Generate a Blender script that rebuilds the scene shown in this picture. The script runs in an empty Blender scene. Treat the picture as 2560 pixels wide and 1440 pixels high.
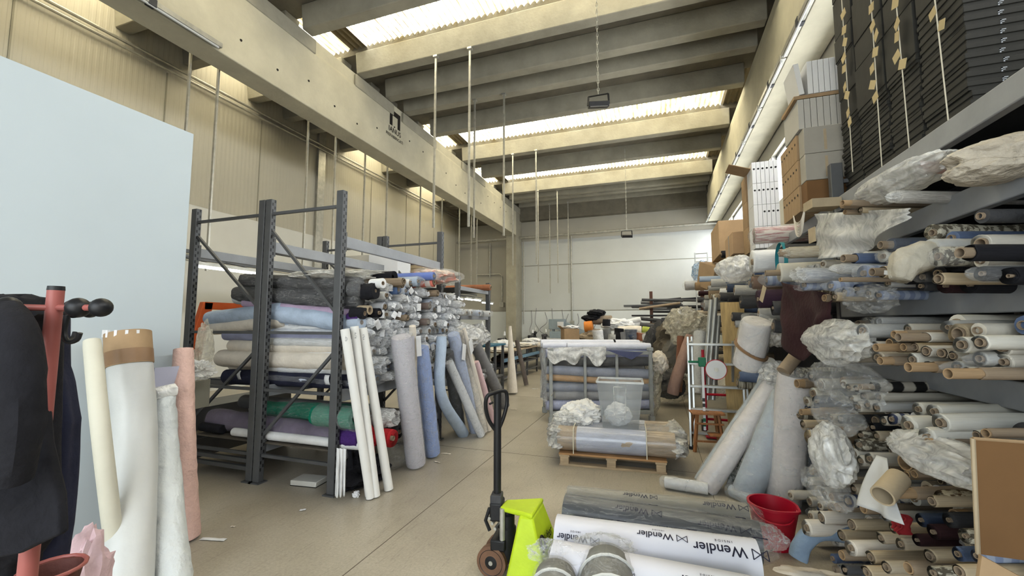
import bpy, bmesh, math, random
from mathutils import Vector, Matrix, noise
rnd = random.Random(7)
sc = bpy.context.scene
COL = sc.collection
V = Vector
PI = math.pi
# ------------------------------------------------------------------ camera
H = 1.65
FPX = 1050.0
YAW = math.atan(365 / FPX)
PIT = math.atan(88 / FPX)
cam_d = bpy.data.cameras.new('camera')
cam = bpy.data.objects.new('camera', cam_d)
COL.objects.link(cam)
cam.location = (0, 0, H)
cam.rotation_euler = (PI / 2 + PIT, 0, YAW)
cam_d.sensor_width = 36
cam_d.lens = FPX / 2560 * 36
cam_d.clip_start = 0.05
sc.camera = cam
_f = V((-math.sin(YAW) * math.cos(PIT), math.cos(YAW) * math.cos(PIT), math.sin(PIT)))
_r = V((math.cos(YAW), math.sin(YAW), 0))
_u = _r.cross(_f)
def ray(x, y):
    return _f + _r * ((x - 1280) / FPX) - _u * ((y - 720) / FPX)
def G(x, y, z=0.0):
    d = ray(x, y); t = (z - H) / d.z
    return V((d.x * t, d.y * t, z))
def AX(x, y, X):
    d = ray(x, y); t = X / d.x
    return V((X, d.y * t, H + d.z * t))
def AD(x, y, d):
    return V((0, 0, H)) + ray(x, y) * d
def AY(x, y, Y):
    d = ray(x, y); t = Y / d.y
    return V((d.x * t, Y, H + d.z * t))
# ------------------------------------------------------------------ materials
MATS = {}
def nd(t, k, **kw):
    n = t.nodes.new(k)
    for a, b in kw.items():
        if hasattr(n, a): setattr(n, a, b)
        else: n.inputs[a.replace('_', ' ')].default_value = b
    return n
def M(name, rgb, rough=.8, amt=.12, scale=6, bump=.15, metal=0.0, bscale=None, spec=.3, kind='noise', rgb2=None, stretch=None, coat=0):
    if name in MATS: return MATS[name]
    m = bpy.data.materials.new(name); m.use_nodes = True
    t = m.node_tree; b = t.nodes['Principled BSDF']; L = t.links.new
    b.inputs['Roughness'].default_value = rough
    b.inputs['Metallic'].default_value = metal
    b.inputs['Specular IOR Level'].default_value = spec
    if coat: b.inputs['Coat Weight'].default_value = coat; b.inputs['Coat Roughness'].default_value = .15
    tc = nd(t, 'ShaderNodeTexCoord')
    co = tc.outputs['Object']
    if stretch:
        mp = nd(t, 'ShaderNodeMapping'); mp.inputs['Scale'].default_value = stretch
        L(co, mp.inputs['Vector']); co = mp.outputs['Vector']
    if kind == 'wave':
        n = nd(t, 'ShaderNodeTexWave', Scale=scale, Distortion=.4); n.bands_direction = 'X'
    elif kind == 'wavez':
        n = nd(t, 'ShaderNodeTexWave', Scale=scale, Distortion=.6); n.bands_direction = 'Z'
    else:
        n = nd(t, 'ShaderNodeTexNoise', Scale=scale, Detail=5, Roughness=.6)
    L(co, n.inputs['Vector'])
    r = nd(t, 'ShaderNodeValToRGB')
    c1 = [c * (1 - amt) for c in rgb]; c2 = [min(1, c * (1 + amt)) for c in rgb]
    if rgb2: c1, c2 = rgb, rgb2
    lo, hi = (.3, .7)
    if rgb2 and kind == 'noise': lo, hi = .46, .54
    if kind.startswith('wave'): lo, hi = .4, .6
    r.color_ramp.elements[0].position = lo; r.color_ramp.elements[1].position = hi
    r.color_ramp.elements[0].color = (*c1, 1); r.color_ramp.elements[1].color = (*c2, 1)
    L(n.outputs[1] if kind.startswith('wave') else n.outputs[0], r.inputs[0])
    L(r.outputs[0], b.inputs['Base Color'])
    if bump:
        n2 = nd(t, 'ShaderNodeTexNoise', Scale=bscale or scale * 4, Detail=4)
        L(co, n2.inputs['Vector'])
        bp = nd(t, 'ShaderNodeBump', Strength=bump, Distance=.02)
        L(n2.outputs[0], bp.inputs['Height']); L(bp.outputs[0], b.inputs['Normal'])
    MATS[name] = m
    return m
def FILM(name, rgb=(.8, .82, .82), opac=(.15, .75), scale=14, rough=.22, stretch=None, bump=.5, crease=False):
    """thin polythene film: part clear, part milky, with glossy creases"""
    m = bpy.data.materials.new(name); m.use_nodes = True
    t = m.node_tree; b = t.nodes['Principled BSDF']; L = t.links.new
    b.inputs['Base Color'].default_value = (*rgb, 1); b.inputs['Roughness'].default_value = rough
    b.inputs['Specular IOR Level'].default_value = .8
    tr = nd(t, 'ShaderNodeBsdfTransparent'); mx = nd(t, 'ShaderNodeMixShader')
    tl = nd(t, 'ShaderNodeBsdfTranslucent'); tl.inputs[0].default_value = (*rgb, 1)
    m2 = nd(t, 'ShaderNodeMixShader'); m2.inputs[0].default_value = .15
    tc = nd(t, 'ShaderNodeTexCoord'); co = tc.outputs['Object']
    if stretch:
        mp = nd(t, 'ShaderNodeMapping'); mp.inputs['Scale'].default_value = stretch
        L(co, mp.inputs['Vector']); co = mp.outputs['Vector']
    n = nd(t, 'ShaderNodeTexNoise', Scale=scale, Detail=3, Roughness=.65, Distortion=1.2)
    L(co, n.inputs['Vector'])
    r = nd(t, 'ShaderNodeMapRange'); r.inputs[1].default_value = .35; r.inputs[2].default_value = .68
    r.inputs[3].default_value, r.inputs[4].default_value = opac
    if crease:
        s1 = nd(t, 'ShaderNodeMath', operation='SUBTRACT'); s1.inputs[1].default_value = .5
        s2 = nd(t, 'ShaderNodeMath', operation='ABSOLUTE')
        L(n.outputs[0], s1.inputs[0]); L(s1.outputs[0], s2.inputs[0]); L(s2.outputs[0], r.inputs[0])
        r.inputs[1].default_value = 0; r.inputs[2].default_value = .03; r.inputs[3].default_value, r.inputs[4].default_value = opac[1], opac[0]
    else: L(n.outputs[0], r.inputs[0])
    L(r.outputs[0], mx.inputs[0])
    bp = nd(t, 'ShaderNodeBump', Strength=bump, Distance=.02)
    L(n.outputs[0], bp.inputs['Height']); L(bp.outputs[0], b.inputs['Normal'])
    L(b.outputs[0], m2.inputs[1]); L(tl.outputs[0], m2.inputs[2])
    L(tr.outputs[0], mx.inputs[1]); L(m2.outputs[0], mx.inputs[2])
    L(mx.outputs[0], t.nodes['Material Output'].inputs[0])
    MATS[name] = m
    return m
def EMIT(name, rgb, s):
    m = bpy.data.materials.new(name); m.use_nodes = True
    b = m.node_tree.nodes['Principled BSDF']
    b.inputs['Base Color'].default_value = (*rgb, 1)
    b.inputs['Emission Color'].default_value = (*rgb, 1); b.inputs['Emission Strength'].default_value = s
    MATS[name] = m
    return m
# ------------------------------------------------------------------ mesh building
ORG = {}
class MB:
    def __init__(s): s.v = []; s.f = []
    def add(s, vs, fs):
        o = len(s.v); s.v += [V(p) for p in vs]; s.f += [[i + o for i in f] for f in fs]
        return s
    def box(s, lo, hi):
        x0, y0, z0 = lo; x1, y1, z1 = hi
        return s.add([(x0, y0, z0), (x1, y0, z0), (x1, y1, z0), (x0, y1, z0), (x0, y0, z1), (x1, y0, z1), (x1, y1, z1), (x0, y1, z1)],
                     [(3, 2, 1, 0), (4, 5, 6, 7), (0, 1, 5, 4), (1, 2, 6, 5), (2, 3, 7, 6), (3, 0, 4, 7)])
    def obox(s, c, d, rot=0, tilt=0, axis='X'):
        R = Matrix.Rotation(rot, 3, 'Z') @ Matrix.Rotation(tilt, 3, axis)
        c = V(c); h = [k / 2 for k in d]
        vs = [c + R @ V((sx * h[0], sy * h[1], sz * h[2])) for sz in (-1, 1) for sx, sy in ((-1, -1), (1, -1), (1, 1), (-1, 1))]
        return s.add(vs, [(3, 2, 1, 0), (4, 5, 6, 7), (0, 1, 5, 4), (1, 2, 6, 5), (2, 3, 7, 6), (3, 0, 4, 7)])
    def bar(s, p, q, w, h, up=(0, 0, 1)):
        p, q = V(p), V(q); d = (q - p).normalized(); a = d.cross(V(up))
        if a.length < 1e-4: a = d.cross(V((0, 1, 0)))
        a.normalize(); b = a.cross(d); a *= w / 2; b *= h / 2
        vs = [e + i * a + j * b for e in (p, q) for i, j in ((-1, -1), (1, -1), (1, 1), (-1, 1))]
        return s.add(vs, [(0, 1, 2, 3), (7, 6, 5, 4), (0, 4, 5, 1), (1, 5, 6, 2), (2, 6, 7, 3), (3, 7, 4, 0)])
    def tube(s, pts, r, n=12, caps=True, amp=0, fr=6, seed=0, sq=1.0):
        pts = [V(p) for p in pts]; k = len(pts)
        rs = r if isinstance(r, (list, tuple)) else [r] * k
        d0 = (pts[1] - pts[0]).normalized()
        a = d0.cross(V((0, 0, 1)))
        if a.length < 1e-3: a = d0.cross(V((0, 1, 0)))
        a.normalize(); vs = []
        for i, p in enumerate(pts):
            d = (pts[min(i + 1, k - 1)] - pts[max(i - 1, 0)]).normalized()
            a = (a - d * a.dot(d)).normalized(); b = d.cross(a)
            for j in range(n):
                th = 2 * PI * j / n; w = a * math.cos(th) + b * math.sin(th) * sq
                rr = rs[i]
                if amp: rr *= 1 + amp * noise.noise(p * fr + w * 1.6 + V((seed, seed * .7, 0)))
                vs.append(p + w * rr)
        fs = [(i * n + j, i * n + (j + 1) % n, (i + 1) * n + (j + 1) % n, (i + 1) * n + j) for i in range(k - 1) for j in range(n)]
        if caps: fs += [list(range(n))[::-1], list(range((k - 1) * n, k * n))]
        return s.add(vs, fs)
    def hollow(s, p, q, ro, ri, n=16):
        p, q = V(p), V(q); d = (q - p).normalized(); a = d.cross(V((0, 0, 1)))
        if a.length < 1e-3: a = d.cross(V((0, 1, 0)))
        a.normalize(); b = d.cross(a); vs = []
        for e, r in ((p, ri), (p, ro), (q, ro), (q, ri)):
            vs += [e + (a * math.cos(2 * PI * j / n) + b * math.sin(2 * PI * j / n)) * r for j in range(n)]
        return s.add(vs, [(i * n + j, i * n + (j + 1) % n, ((i + 1) % 4) * n + (j + 1) % n, ((i + 1) % 4) * n + j) for i in range(4) for j in range(n)])
    def lathe(s, prof, c, n=24, ax='Z', caps=True):
        c = V(c); vs = []
        for r, h in prof:
            for j in range(n):
                x, y = r * math.cos(2 * PI * j / n), r * math.sin(2 * PI * j / n)
                vs.append(c + (V((x, y, h)) if ax == 'Z' else V((h, x, y)) if ax == 'X' else V((y, h, x))))
        k = len(prof)
        fs = [(i * n + j, i * n + (j + 1) % n, (i + 1) * n + (j + 1) % n, (i + 1) * n + j) for i in range(k - 1) for j in range(n)]
        if caps: fs += [list(range(n))[::-1], list(range((k - 1) * n, k * n))]
        return s.add(vs, fs)
    def prism(s, poly, d):
        n = len(poly); d = V(d); vs = [V(p) for p in poly] + [V(p) + d for p in poly]
        return s.add(vs, [list(range(n))[::-1], list(range(n, 2 * n))] + [(i, (i + 1) % n, n + (i + 1) % n, n + i) for i in range(n)])
    def sheet(s, fn, nu, nv, th=0.0):
        vs = [V(fn(i / nu, j / nv)) for i in range(nu + 1) for j in range(nv + 1)]
        m = nv + 1
        fs = [(i * m + j, (i + 1) * m + j, (i + 1) * m + j + 1, i * m + j + 1) for i in range(nu) for j in range(nv)]
        return s.add(vs, fs)
    def blob(s, c, rad, amp=.3, fr=2.5, seed=0, sub=3, ridge=True):
        bm = bmesh.new(); bmesh.ops.create_icosphere(bm, subdivisions=sub, radius=1)
        c = V(c); rad = V(rad) if not isinstance(rad, (int, float)) else V((rad,) * 3)
        vs = []
        for v in bm.verts:
            p = v.co.copy(); q = p * fr + V((seed, seed * 1.3, -seed))
            k = noise.noise(q)
            if ridge == 2: k = .6 * k + .8 * (.5 - 1.6 * abs(noise.noise(q * 1.5 + V((5, 0, 0))))) + .35 * (.3 - abs(noise.noise(q * 4)))
            elif ridge: k = 1 - 2.4 * abs(k) + .5 * noise.noise(q * 2.7)
            p *= 1 + amp * (k - (.4 if ridge == 1 else 0))
            vs.append(c + V((p.x * rad.x, p.y * rad.y, p.z * rad.z)))
        fs = [[v.index for v in f.verts] for f in bm.faces]
        bm.free()
        return s.add(vs, fs)
    def mesh(s, name, m, off=V((0, 0, 0)), ang=35):
        me = bpy.data.meshes.new(name)
        me.from_pydata([v - off for v in s.v], [], s.f)
        bm = bmesh.new(); bm.from_mesh(me); bmesh.ops.recalc_face_normals(bm, faces=bm.faces); bm.to_mesh(me); bm.free()
        for p in me.polygons: p.use_smooth = True
        me.set_sharp_from_angle(angle=math.radians(ang))
        if m: me.materials.append(m)
        return me
    def build(s, name, m, par=None, bev=0, solid=0, sub=0, ang=35):
        off = ORG.get(par.name, V((0, 0, 0))) if par else V((0, 0, 0))
        loc = V((0, 0, 0))
        if not par:
            xs = [[p[k] for p in s.v] for k in range(3)]
            loc = V(((min(xs[0]) + max(xs[0])) / 2, (min(xs[1]) + max(xs[1])) / 2, min(xs[2])))
            off = loc
        o = bpy.data.objects.new(name, s.mesh(name, m, off, ang)); COL.objects.link(o)
        if par: o.parent = par; ORG[o.name] = off
        else: o.location = loc; ORG[o.name] = loc
        if solid:
            k = o.modifiers.new('thickness', 'SOLIDIFY'); k.thickness = solid; k.offset = 0
        if sub:
            k = o.modifiers.new('smooth', 'SUBSURF'); k.levels = sub; k.render_levels = sub
        if bev:
            k = o.modifiers.new('bevel', 'BEVEL'); k.width = bev; k.segments = 2; k.limit_method = 'ANGLE'; k.angle_limit = .6
        return o
def tag(o, label=None, cat=None, group=None, kind=None):
    if label: o['label'] = label
    if cat: o['category'] = cat
    if group: o['group'] = group
    if kind: o['kind'] = kind
    return o
def T(name, label, cat, loc, group=None, kind=None):
    o = bpy.data.objects.new(name, None); o.empty_display_size = .1
    o.location = loc; ORG[o.name] = V(loc); COL.objects.link(o)
    ORG[o.name] = V(loc)
    return tag(o, label, cat, group, kind)
def ST(name, mb, m, label=None, par=None, bev=0):
    o = mb.build(name, m, par, bev)
    if not par: tag(o, label, None, None, 'structure')
    return o
def copy_tree(o, parent=None):
    c = o.copy(); COL.objects.link(c)
    if parent: c.parent = parent
    for ch in list(o.children): copy_tree(ch, c)
    return c
# ------------------------------------------------------------------ palette
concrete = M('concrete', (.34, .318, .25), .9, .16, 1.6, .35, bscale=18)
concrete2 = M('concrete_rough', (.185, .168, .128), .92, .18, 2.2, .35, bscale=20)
wallcream = M('cream_panel', (.48, .45, .36), .6, .05, 1.2, .05, kind='noise')
wallwhite = M('white_paint', (.72, .71, .65), .8, .05, 1.0, .1)
walltop = M('grey_paint', (.43, .41, .35), .8, .06, .8, .1)
partm = M('partition_white', (.50, .56, .585), .55, .03, .7, .04)
steelg = M('grey_rack_steel', (.105, .107, .11), .5, .12, 5, .05, .3)
beamg = M('pale_grey_steel', (.29, .30, .315), .5, .1, 5, .05, .2)
galv = M('galvanised_steel', (.46, .45, .40), .42, .2, 8, .05, .6)
alum = M('brushed_aluminium', (.42, .43, .42), .38, .12, 9, .05, .7)
black = M('black_plastic', (.012, .012, .013), .42, .2, 8, .05)
blackc = M('black_cloth', (.010, .010, .013), .95, .3, 9, .3)
navyc = M('navy_cloth', (.018, .02, .04), .95, .25, 9, .25)
kraft = M('kraft_board', (.35, .235, .13), .85, .14, 5, .12)
kraftd = M('kraft_tube', (.27, .205, .14), .85, .16, 6, .15)
kraftp = M('pale_kraft', (.42, .335, .22), .85, .15, 5, .12)
wood = M('pale_wood', (.46, .34, .21), .7, .25, 3, .1, kind='noise', stretch=(1, 12, 12))
woodr = M('brown_wood', (.30, .13, .05), .55, .3, 4, .1, stretch=(8, 8, 1.2))
ply = M('yellow_plywood', (.46, .32, .14), .7, .25, 4, .1, stretch=(6, 6, .6))
paper = M('white_paper', (.74, .74, .74), .8, .03, 5, .03)
white = M('white_fabric', (.80, .80, .79), .85, .06, 10, .25)
cream = M('cream_fabric', (.74, .67, .57), .9, .08, 8, .3)
beige = M('beige_fabric', (.44, .37, .27), .95, .12, 9, .35)
greyf = M('grey_fabric', (.22, .22, .23), .9, .1, 9, .3)
dgrey = M('dark_grey_fabric', (.055, .055, .058), .8, .2, 9, .3)
lblue = M('light_blue_fabric', (.44, .53, .66), .9, .1, 8, .3)
peri = M('periwinkle_fabric', (.33, .35, .50), .9, .1, 8, .25)
lilac = M('lilac_fabric', (.43, .33, .46), .9, .1, 8, .25)
purple = M('purple_fabric', (.06, .02, .14), .9, .2, 8, .25)
mauve = M('mauve_fabric', (.16, .13, .19), .9, .15, 8, .25)
green = M('green_fabric', (.0, .15, .085), .9, .2, 8, .25)
red = M('red_fabric', (.46, .015, .02), .8, .15, 8, .25)
pink = M('pink_fabric', (.70, .47, .40), .9, .1, 9, .55)
palepink = M('pale_pink_fabric', (.70, .50, .52), .9, .1, 9, .3)
coral = M('coral_stripe_fabric', (.72, .2, .15), .85, .1, 3.2, .1, kind='wave', rgb2=(.75, .65, .6))
stripe = M('grey_stripe_fabric', (.33, .31, .34), .9, .1, 22, .1, kind='wavez', rgb2=(.62, .60, .64))
navystripe = M('navy_stripe_fabric', (.04, .05, .10), .9, .1, 7, .1, kind='wave', rgb2=(.55, .54, .5))
bwstripe = M('black_stripe_fabric', (.01, .01, .01), .9, .1, 2.6, .1, kind='wave', rgb2=(.45, .42, .36))
floral = M('floral_fabric', (.10, .085, .06), .9, .1, 26, .2, stretch=(1, .055, .055), rgb2=(.50, .46, .36))
leopard = M('leopard_fabric', (.09, .05, .02), .9, .1, 34, .2, stretch=(1, .055, .055), rgb2=(.46, .38, .25))
denim = M('denim_fabric', (.10, .14, .24), .9, .15, 9, .3)
maroon = M('maroon_fabric', (.030, .010, .012), .95, .2, 9, .3)
orange = M('orange_fabric', (.65, .22, .04), .8, .1, 8, .2)
lime = M('lime_paint', (.50, .66, .02), .45, .10, 6, .08)
redp = M('red_plastic', (.36, .006, .02), .4, .1, 4, .03)
coatred = M('red_stand_paint', (.33, .10, .085), .4, .08, 4, .03)
orangep = M('orange_paint', (.58, .10, .02), .5, .1, 5, .05)
bluep = M('blue_paint', (.03, .12, .18), .55, .12, 5, .05)
teal = M('teal_tape', (.02, .22, .26), .6, .1, 5, .03)
brownt = M('brown_tape', (.24, .14, .07), .45, .1, 6, .05)
film = FILM('clear_film', (.95, .96, .96), (.11, .29), 6, crease=True)
filme = FILM('bag_end_film', (.95, .96, .97), (.35, .98), 5)
filmw = FILM('milky_film', (.92, .91, .87), (.35, .92), 9)
filmd = FILM('smoky_film', (.62, .62, .59), (.08, .24), 5, crease=True)
filmy = FILM('yellowed_film', (.74, .69, .56), (.25, .85), 8)
filml = FILM('stretch_film', (.90, .90, .88), (.05, .26), 4, stretch=(1, 5, 5), bump=.3, crease=True)
clearp = FILM('clear_plastic', (.68, .71, .72), (.20, .34), 2, .15)
ink = M('black_ink', (.012, .012, .03), .6, .05, 5, 0)
logoink = M('dark_print', (.015, .012, .01), .8, .05, 5, 0)
# ================================================================== the room
XL, XR, YB, YF = -10.37, 2.75, 21.0, -4.2
# ---- floor
fl = bpy.data.materials.new('polished_concrete_floor'); fl.use_nodes = True
t = fl.node_tree; b = t.nodes['Principled BSDF']; L = t.links.new
tc = nd(t, 'ShaderNodeTexCoord')
n1 = nd(t, 'ShaderNodeTexNoise', Scale=.9, Detail=7, Roughness=.62)
n2 = nd(t, 'ShaderNodeTexNoise', Scale=55, Detail=3, Roughness=.7)
mp = nd(t, 'ShaderNodeMapping'); mp.inputs['Scale'].default_value = (9, .7, 1); mp.inputs['Rotation'].default_value = (0, 0, .6)
n3 = nd(t, 'ShaderNodeTexNoise', Scale=1.5, Detail=3, Roughness=.5, Distortion=.6)
for n in (n1, n2): L(tc.outputs['Object'], n.inputs['Vector'])
L(tc.outputs['Object'], mp.inputs['Vector']); L(mp.outputs[0], n3.inputs['Vector'])
r1 = nd(t, 'ShaderNodeValToRGB'); e = r1.color_ramp.elements
e[0].position, e[1].position = .3, .72; e[0].color = (.30, .262, .205, 1); e[1].color = (.43, .39, .31, 1)
L(n1.outputs[0], r1.inputs[0])
r3 = nd(t, 'ShaderNodeValToRGB'); e = r3.color_ramp.elements
e[0].position, e[1].position = .490, .510; e[0].color = (1, 1, 1, 1); e[1].color = (1, 1, 1, 1)
k = r3.color_ramp.elements.new(.5); k.color = (.62, .6, .58, 1)
L(n3.outputs[0], r3.inputs[0])
mx = nd(t, 'ShaderNodeMixRGB', blend_type='MULTIPLY'); mx.inputs[0].default_value = .5
L(r1.outputs[0], mx.inputs[1]); L(r3.outputs[0], mx.inputs[2])
mx2 = nd(t, 'ShaderNodeMixRGB', blend_type='OVERLAY'); mx2.inputs[0].default_value = .35
L(mx.outputs[0], mx2.inputs[1]); L(n2.outputs[0], mx2.inputs[2])
L(mx2.outputs[0], b.inputs['Base Color'])
rr = nd(t, 'ShaderNodeMapRange'); rr.inputs[3].default_value = .285; rr.inputs[4].default_value = .40
n4 = nd(t, 'ShaderNodeTexNoise', Scale=.5, Detail=2); L(tc.outputs['Object'], n4.inputs['Vector']); L(n4.outputs[0], rr.inputs[0]); L(rr.outputs[0], b.inputs['Roughness'])
b.inputs['Specular IOR Level'].default_value = .45
bp = nd(t, 'ShaderNodeBump', Strength=.05, Distance=.01); L(n2.outputs[0], bp.inputs['Height']); L(bp.outputs[0], b.inputs['Normal'])
floor = ST('floor', MB().box((XL, YF, -.2), (XR + .3, YB, 0)), fl, 'worn polished greige concrete floor with fine scratches')
jm = M('floor_joint', (.13, .11, .085), .9, .1, 5, 0)
jb = MB()
for y in (1.2, 5.2, 9.2, 13.2, 17.2): jb.box((XL, y - .003, 0), (XR, y + .003, .0012))
for x in (-6.5, -2.0, .45): jb.box((x - .003, YF, 0), (x + .003, YB, .0015))
jb.build('floor_joint', jm, floor)
# ---- walls
ribbed = M('ribbed_panel', (.48, .45, .36), .45, .05, .6, .0)
def wave_wall(x, y0, y1, z0, z1, dy=.11, dep=.003):
    mb = MB(); y = y0
    prof = []
    while y < y1:
        prof += [(0, y), (0, y + dy * .4), (dep, y + dy * .5), (dep, y + dy * .9)]; y += dy
    vs = [(x + p, yy, z) for p, yy in prof for z in (z0, z1)]
    n = len(prof)
    mb.add(vs, [(2 * i, 2 * i + 2, 2 * i + 3, 2 * i + 1) for i in range(n - 1)])
    return mb
wl = ST('wall_left', MB().box((XL - .25, YF, 0), (XL, YB, 4.45)), wallwhite, 'left wall, white below and cream ribbed cladding above')
wave_wall(XL + .004, YF, YB, 4.45, 8.4).build('cladding', ribbed, wl, ang=10)
MB().box((XL - .25, YF, 4.45), (XL, YB, 8.7)).build('wall_core', walltop, wl)
jb = MB()
for i in range(9): jb.box((XL + .008, 1.2 + 2.4 * i, 4.45), (XL + .022, 1.225 + 2.4 * i, 7.3))
jb.build('panel_joint', M('dark_joint', (.30, .28, .22), .8, .05, 5, 0), wl)  # panel joints drawn as thin darker strips
MB().box((XL + .01, 10.45, 3.3), (XL + .09, 10.75, 8.2)).build('steel_post', galv, wl)
wb = ST('wall_back', MB().box((XL, YB, 0), (XR + .3, YB + .25, 8.7)), walltop, 'far end wall of grey panels with white painted base band')
MB().box((XL, YB - .012, 0), (XR, YB, 2.26)).build('white_band', M('cool_white_paint', (.76, .79, .78), .75, .04, 1, .05), wb)
wp = M('warm_white_panel', (.59, .605, .585), .8, .05, .7, .1)
MB().box((-6.9, YB - .03, 2.30), (XR, YB, 4.62)).build('panel', wp, wb)
MB().box((-6.9, YB - .03, 4.66), (XR, YB, 5.95)).build('panel', wp, wb)
MB().box((XL, YB - .02, 2.30), (-7.2, YB, 4.3)).build('panel', walltop, wb)
MB().box((XL, YB - .35, 7.0), (XR, YB, 8.3)).build('end_beam', concrete2, wb)
# right wall: low wall, window band, lintel
wr = ST('wall_right', MB().box((XR, YF, 0), (XR + .3, YB, 4.5)), wallwhite, 'right wall with a high band of windows behind the racking')
MB().box((XR, YF, 5.75), (XR + .3, YB, 8.7)).build('lintel', M('cream_wall', (.58, .55, .46), .8, .05, 1, .1), wr)
wi = 1
for i in range(8):
    y0 = YF + .4 + i * 3.1
    fr = MB()
    for a, c in (((XR + .1, y0, 4.5), (XR + .16, y0 + .07, 5.75)), ((XR + .1, y0 + 2.96, 4.5), (XR + .16, y0 + 3.03, 5.75)), ((XR + .1, y0, 4.5), (XR + .16, y0 + 3.03, 4.57)), ((XR + .1, y0, 5.68), (XR + .16, y0 + 3.03, 5.75)), ((XR + .1, y0 + 1.48, 4.5), (XR + .16, y0 + 1.55, 5.75))):
        fr.box(a, c)
    w = ST('window_%d' % wi, fr, alum, 'aluminium framed window in the high band above the right racks'); wi += 1
    g = MB().box((XR + .125, y0 + .05, 4.55), (XR + .135, y0 + 2.98, 5.7)).build('pane', clearp, w)
    MB().box((XR, y0 + 3.03, 4.5), (XR + .3, y0 + 3.1, 5.75)).build('mullion', wallwhite, w)
# front wall behind the camera, with the open loading doorway
wf = ST('wall_front', MB().box((XL, YF - .25, 0), (-4.6, YF, 8.7)), wallwhite, 'front wall with an open loading doorway')
MB().box((2.0, YF - .25, 0), (XR + .3, YF, 8.7)).build('wall_pier', wallwhite, wf)
MB().box((-4.6, YF - .25, 4.8), (2.0, YF, 8.7)).build('lintel', wallwhite, wf)
# ---- ceiling of twin ribbed slabs with corrugated skylights
ELEM = [(-3.6, -2.3), (-1.7, -.4), (.2, 1.4), (2.0, 3.0), (5.15, 6.45), (8.1, 9.25), (10.1, 11.6), (13.95, 15.75), (18.25, 19.2), (19.7, 20.7)]
ceil_mb = MB()
edges = []
for a, c in ELEM:
    lo, hi = a - .12, c + .12
    if edges and lo - edges[-1][1] < .9: lo = edges[-1][1]
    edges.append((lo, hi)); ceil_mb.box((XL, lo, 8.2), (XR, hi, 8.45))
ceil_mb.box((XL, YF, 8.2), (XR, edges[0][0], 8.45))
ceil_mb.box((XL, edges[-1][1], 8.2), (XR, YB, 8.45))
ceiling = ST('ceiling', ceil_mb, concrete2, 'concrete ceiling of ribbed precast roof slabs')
for a, c in ELEM:
    for y in (a, c):
        for x0, x1 in ((XL, -7.2), (-6.78, 2.22)):
            m = MB(); m.prism([(x0, y - .13, 7.7), (x0, y + .13, 7.7), (x0, y + .19, 8.2), (x0, y - .19, 8.2)], (x1 - x0, 0, 0))
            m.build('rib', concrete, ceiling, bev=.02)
sky = bpy.data.materials.new('translucent_corrugated_sheet'); sky.use_nodes = True
t = sky.node_tree; L = t.links.new; t.nodes.remove(t.nodes['Principled BSDF'])
tl = nd(t, 'ShaderNodeBsdfTranslucent'); df = nd(t, 'ShaderNodeBsdfDiffuse'); mx = nd(t, 'ShaderNodeMixShader'); mx.inputs[0].default_value = .25
tc = nd(t, 'ShaderNodeTexCoord'); mp = nd(t, 'ShaderNodeMapping'); mp.inputs['Scale'].default_value = (1.5, .35, 1)
n1 = nd(t, 'ShaderNodeTexNoise', Scale=2.4, Detail=5, Roughness=.7); r1 = nd(t, 'ShaderNodeValToRGB'); e = r1.color_ramp.elements
e[0].position, e[1].position = .36, .6; e[0].color = (.50, .40, .20, 1); e[1].color = (.92, .89, .74, 1)
L(tc.outputs['Object'], mp.inputs[0]); L(mp.outputs[0], n1.inputs['Vector']); L(n1.outputs[0], r1.inputs[0])
wv = nd(t, 'ShaderNodeTexWave', Scale=2.25, Distortion=.6); wv.inputs['Detail Scale'].default_value = 2; wv.bands_direction = 'X'; L(tc.outputs['Object'], wv.inputs['Vector'])
r2 = nd(t, 'ShaderNodeValToRGB'); e = r2.color_ramp.elements; e[0].position, e[1].position = .3, .62; e[0].color = (.06, .05, .03, 1); e[1].color = (1, 1, 1, 1)
L(wv.outputs[1], r2.inputs[0]); ml = nd(t, 'ShaderNodeMixRGB', blend_type='MULTIPLY'); ml.inputs[0].default_value = .9; L(r1.outputs[0], ml.inputs[1]); L(r2.outputs[0], ml.inputs[2])
L(ml.outputs[0], tl.inputs[0]); L(ml.outputs[0], df.inputs[0]); L(tl.outputs[0], mx.inputs[1]); L(df.outputs[0], mx.inputs[2]); L(mx.outputs[0], t.nodes['Material Output'].inputs[0])
opaq = M('opaque_roof_sheet', (.20, .16, .09), .8, .25, 2, .2)
SKYL = []
for (l0, h0), (l1, h1) in zip(edges, edges[1:]):
    if l1 - h0 > .5: SKYL.append((h0, l1))
for y0, y1 in SKYL:
    for xa, xb in ((XL, -7.0), (-7.0, XR)):
        parts = [(xa, xb, 1)] if xb < 0 else [(-7.0, -6.5, 0), (-6.5, 1.98, 1), (1.98, XR, 0)]
        for x0, x1, clear in parts:
            mb = MB(); n = max(2, int((x1 - x0) / .035)); vs = []
            for i in range(n + 1):
                x = x0 + (x1 - x0) * i / n; z = 8.36 + .035 * (1, .35, -1, .35)[i % 4]
                vs += [(x, y0 - .1, z), (x, y1 + .1, z)]
            mb.add(vs, [(2 * i, 2 * i + 1, 2 * i + 3, 2 * i + 2) for i in range(n)])
            if clear:
                ST('window_%d' % wi, mb, sky, 'yellowed corrugated skylight between the roof slabs'); wi += 1
            else:
                mb.build('roof_sheet', opaq, ceiling)
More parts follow.
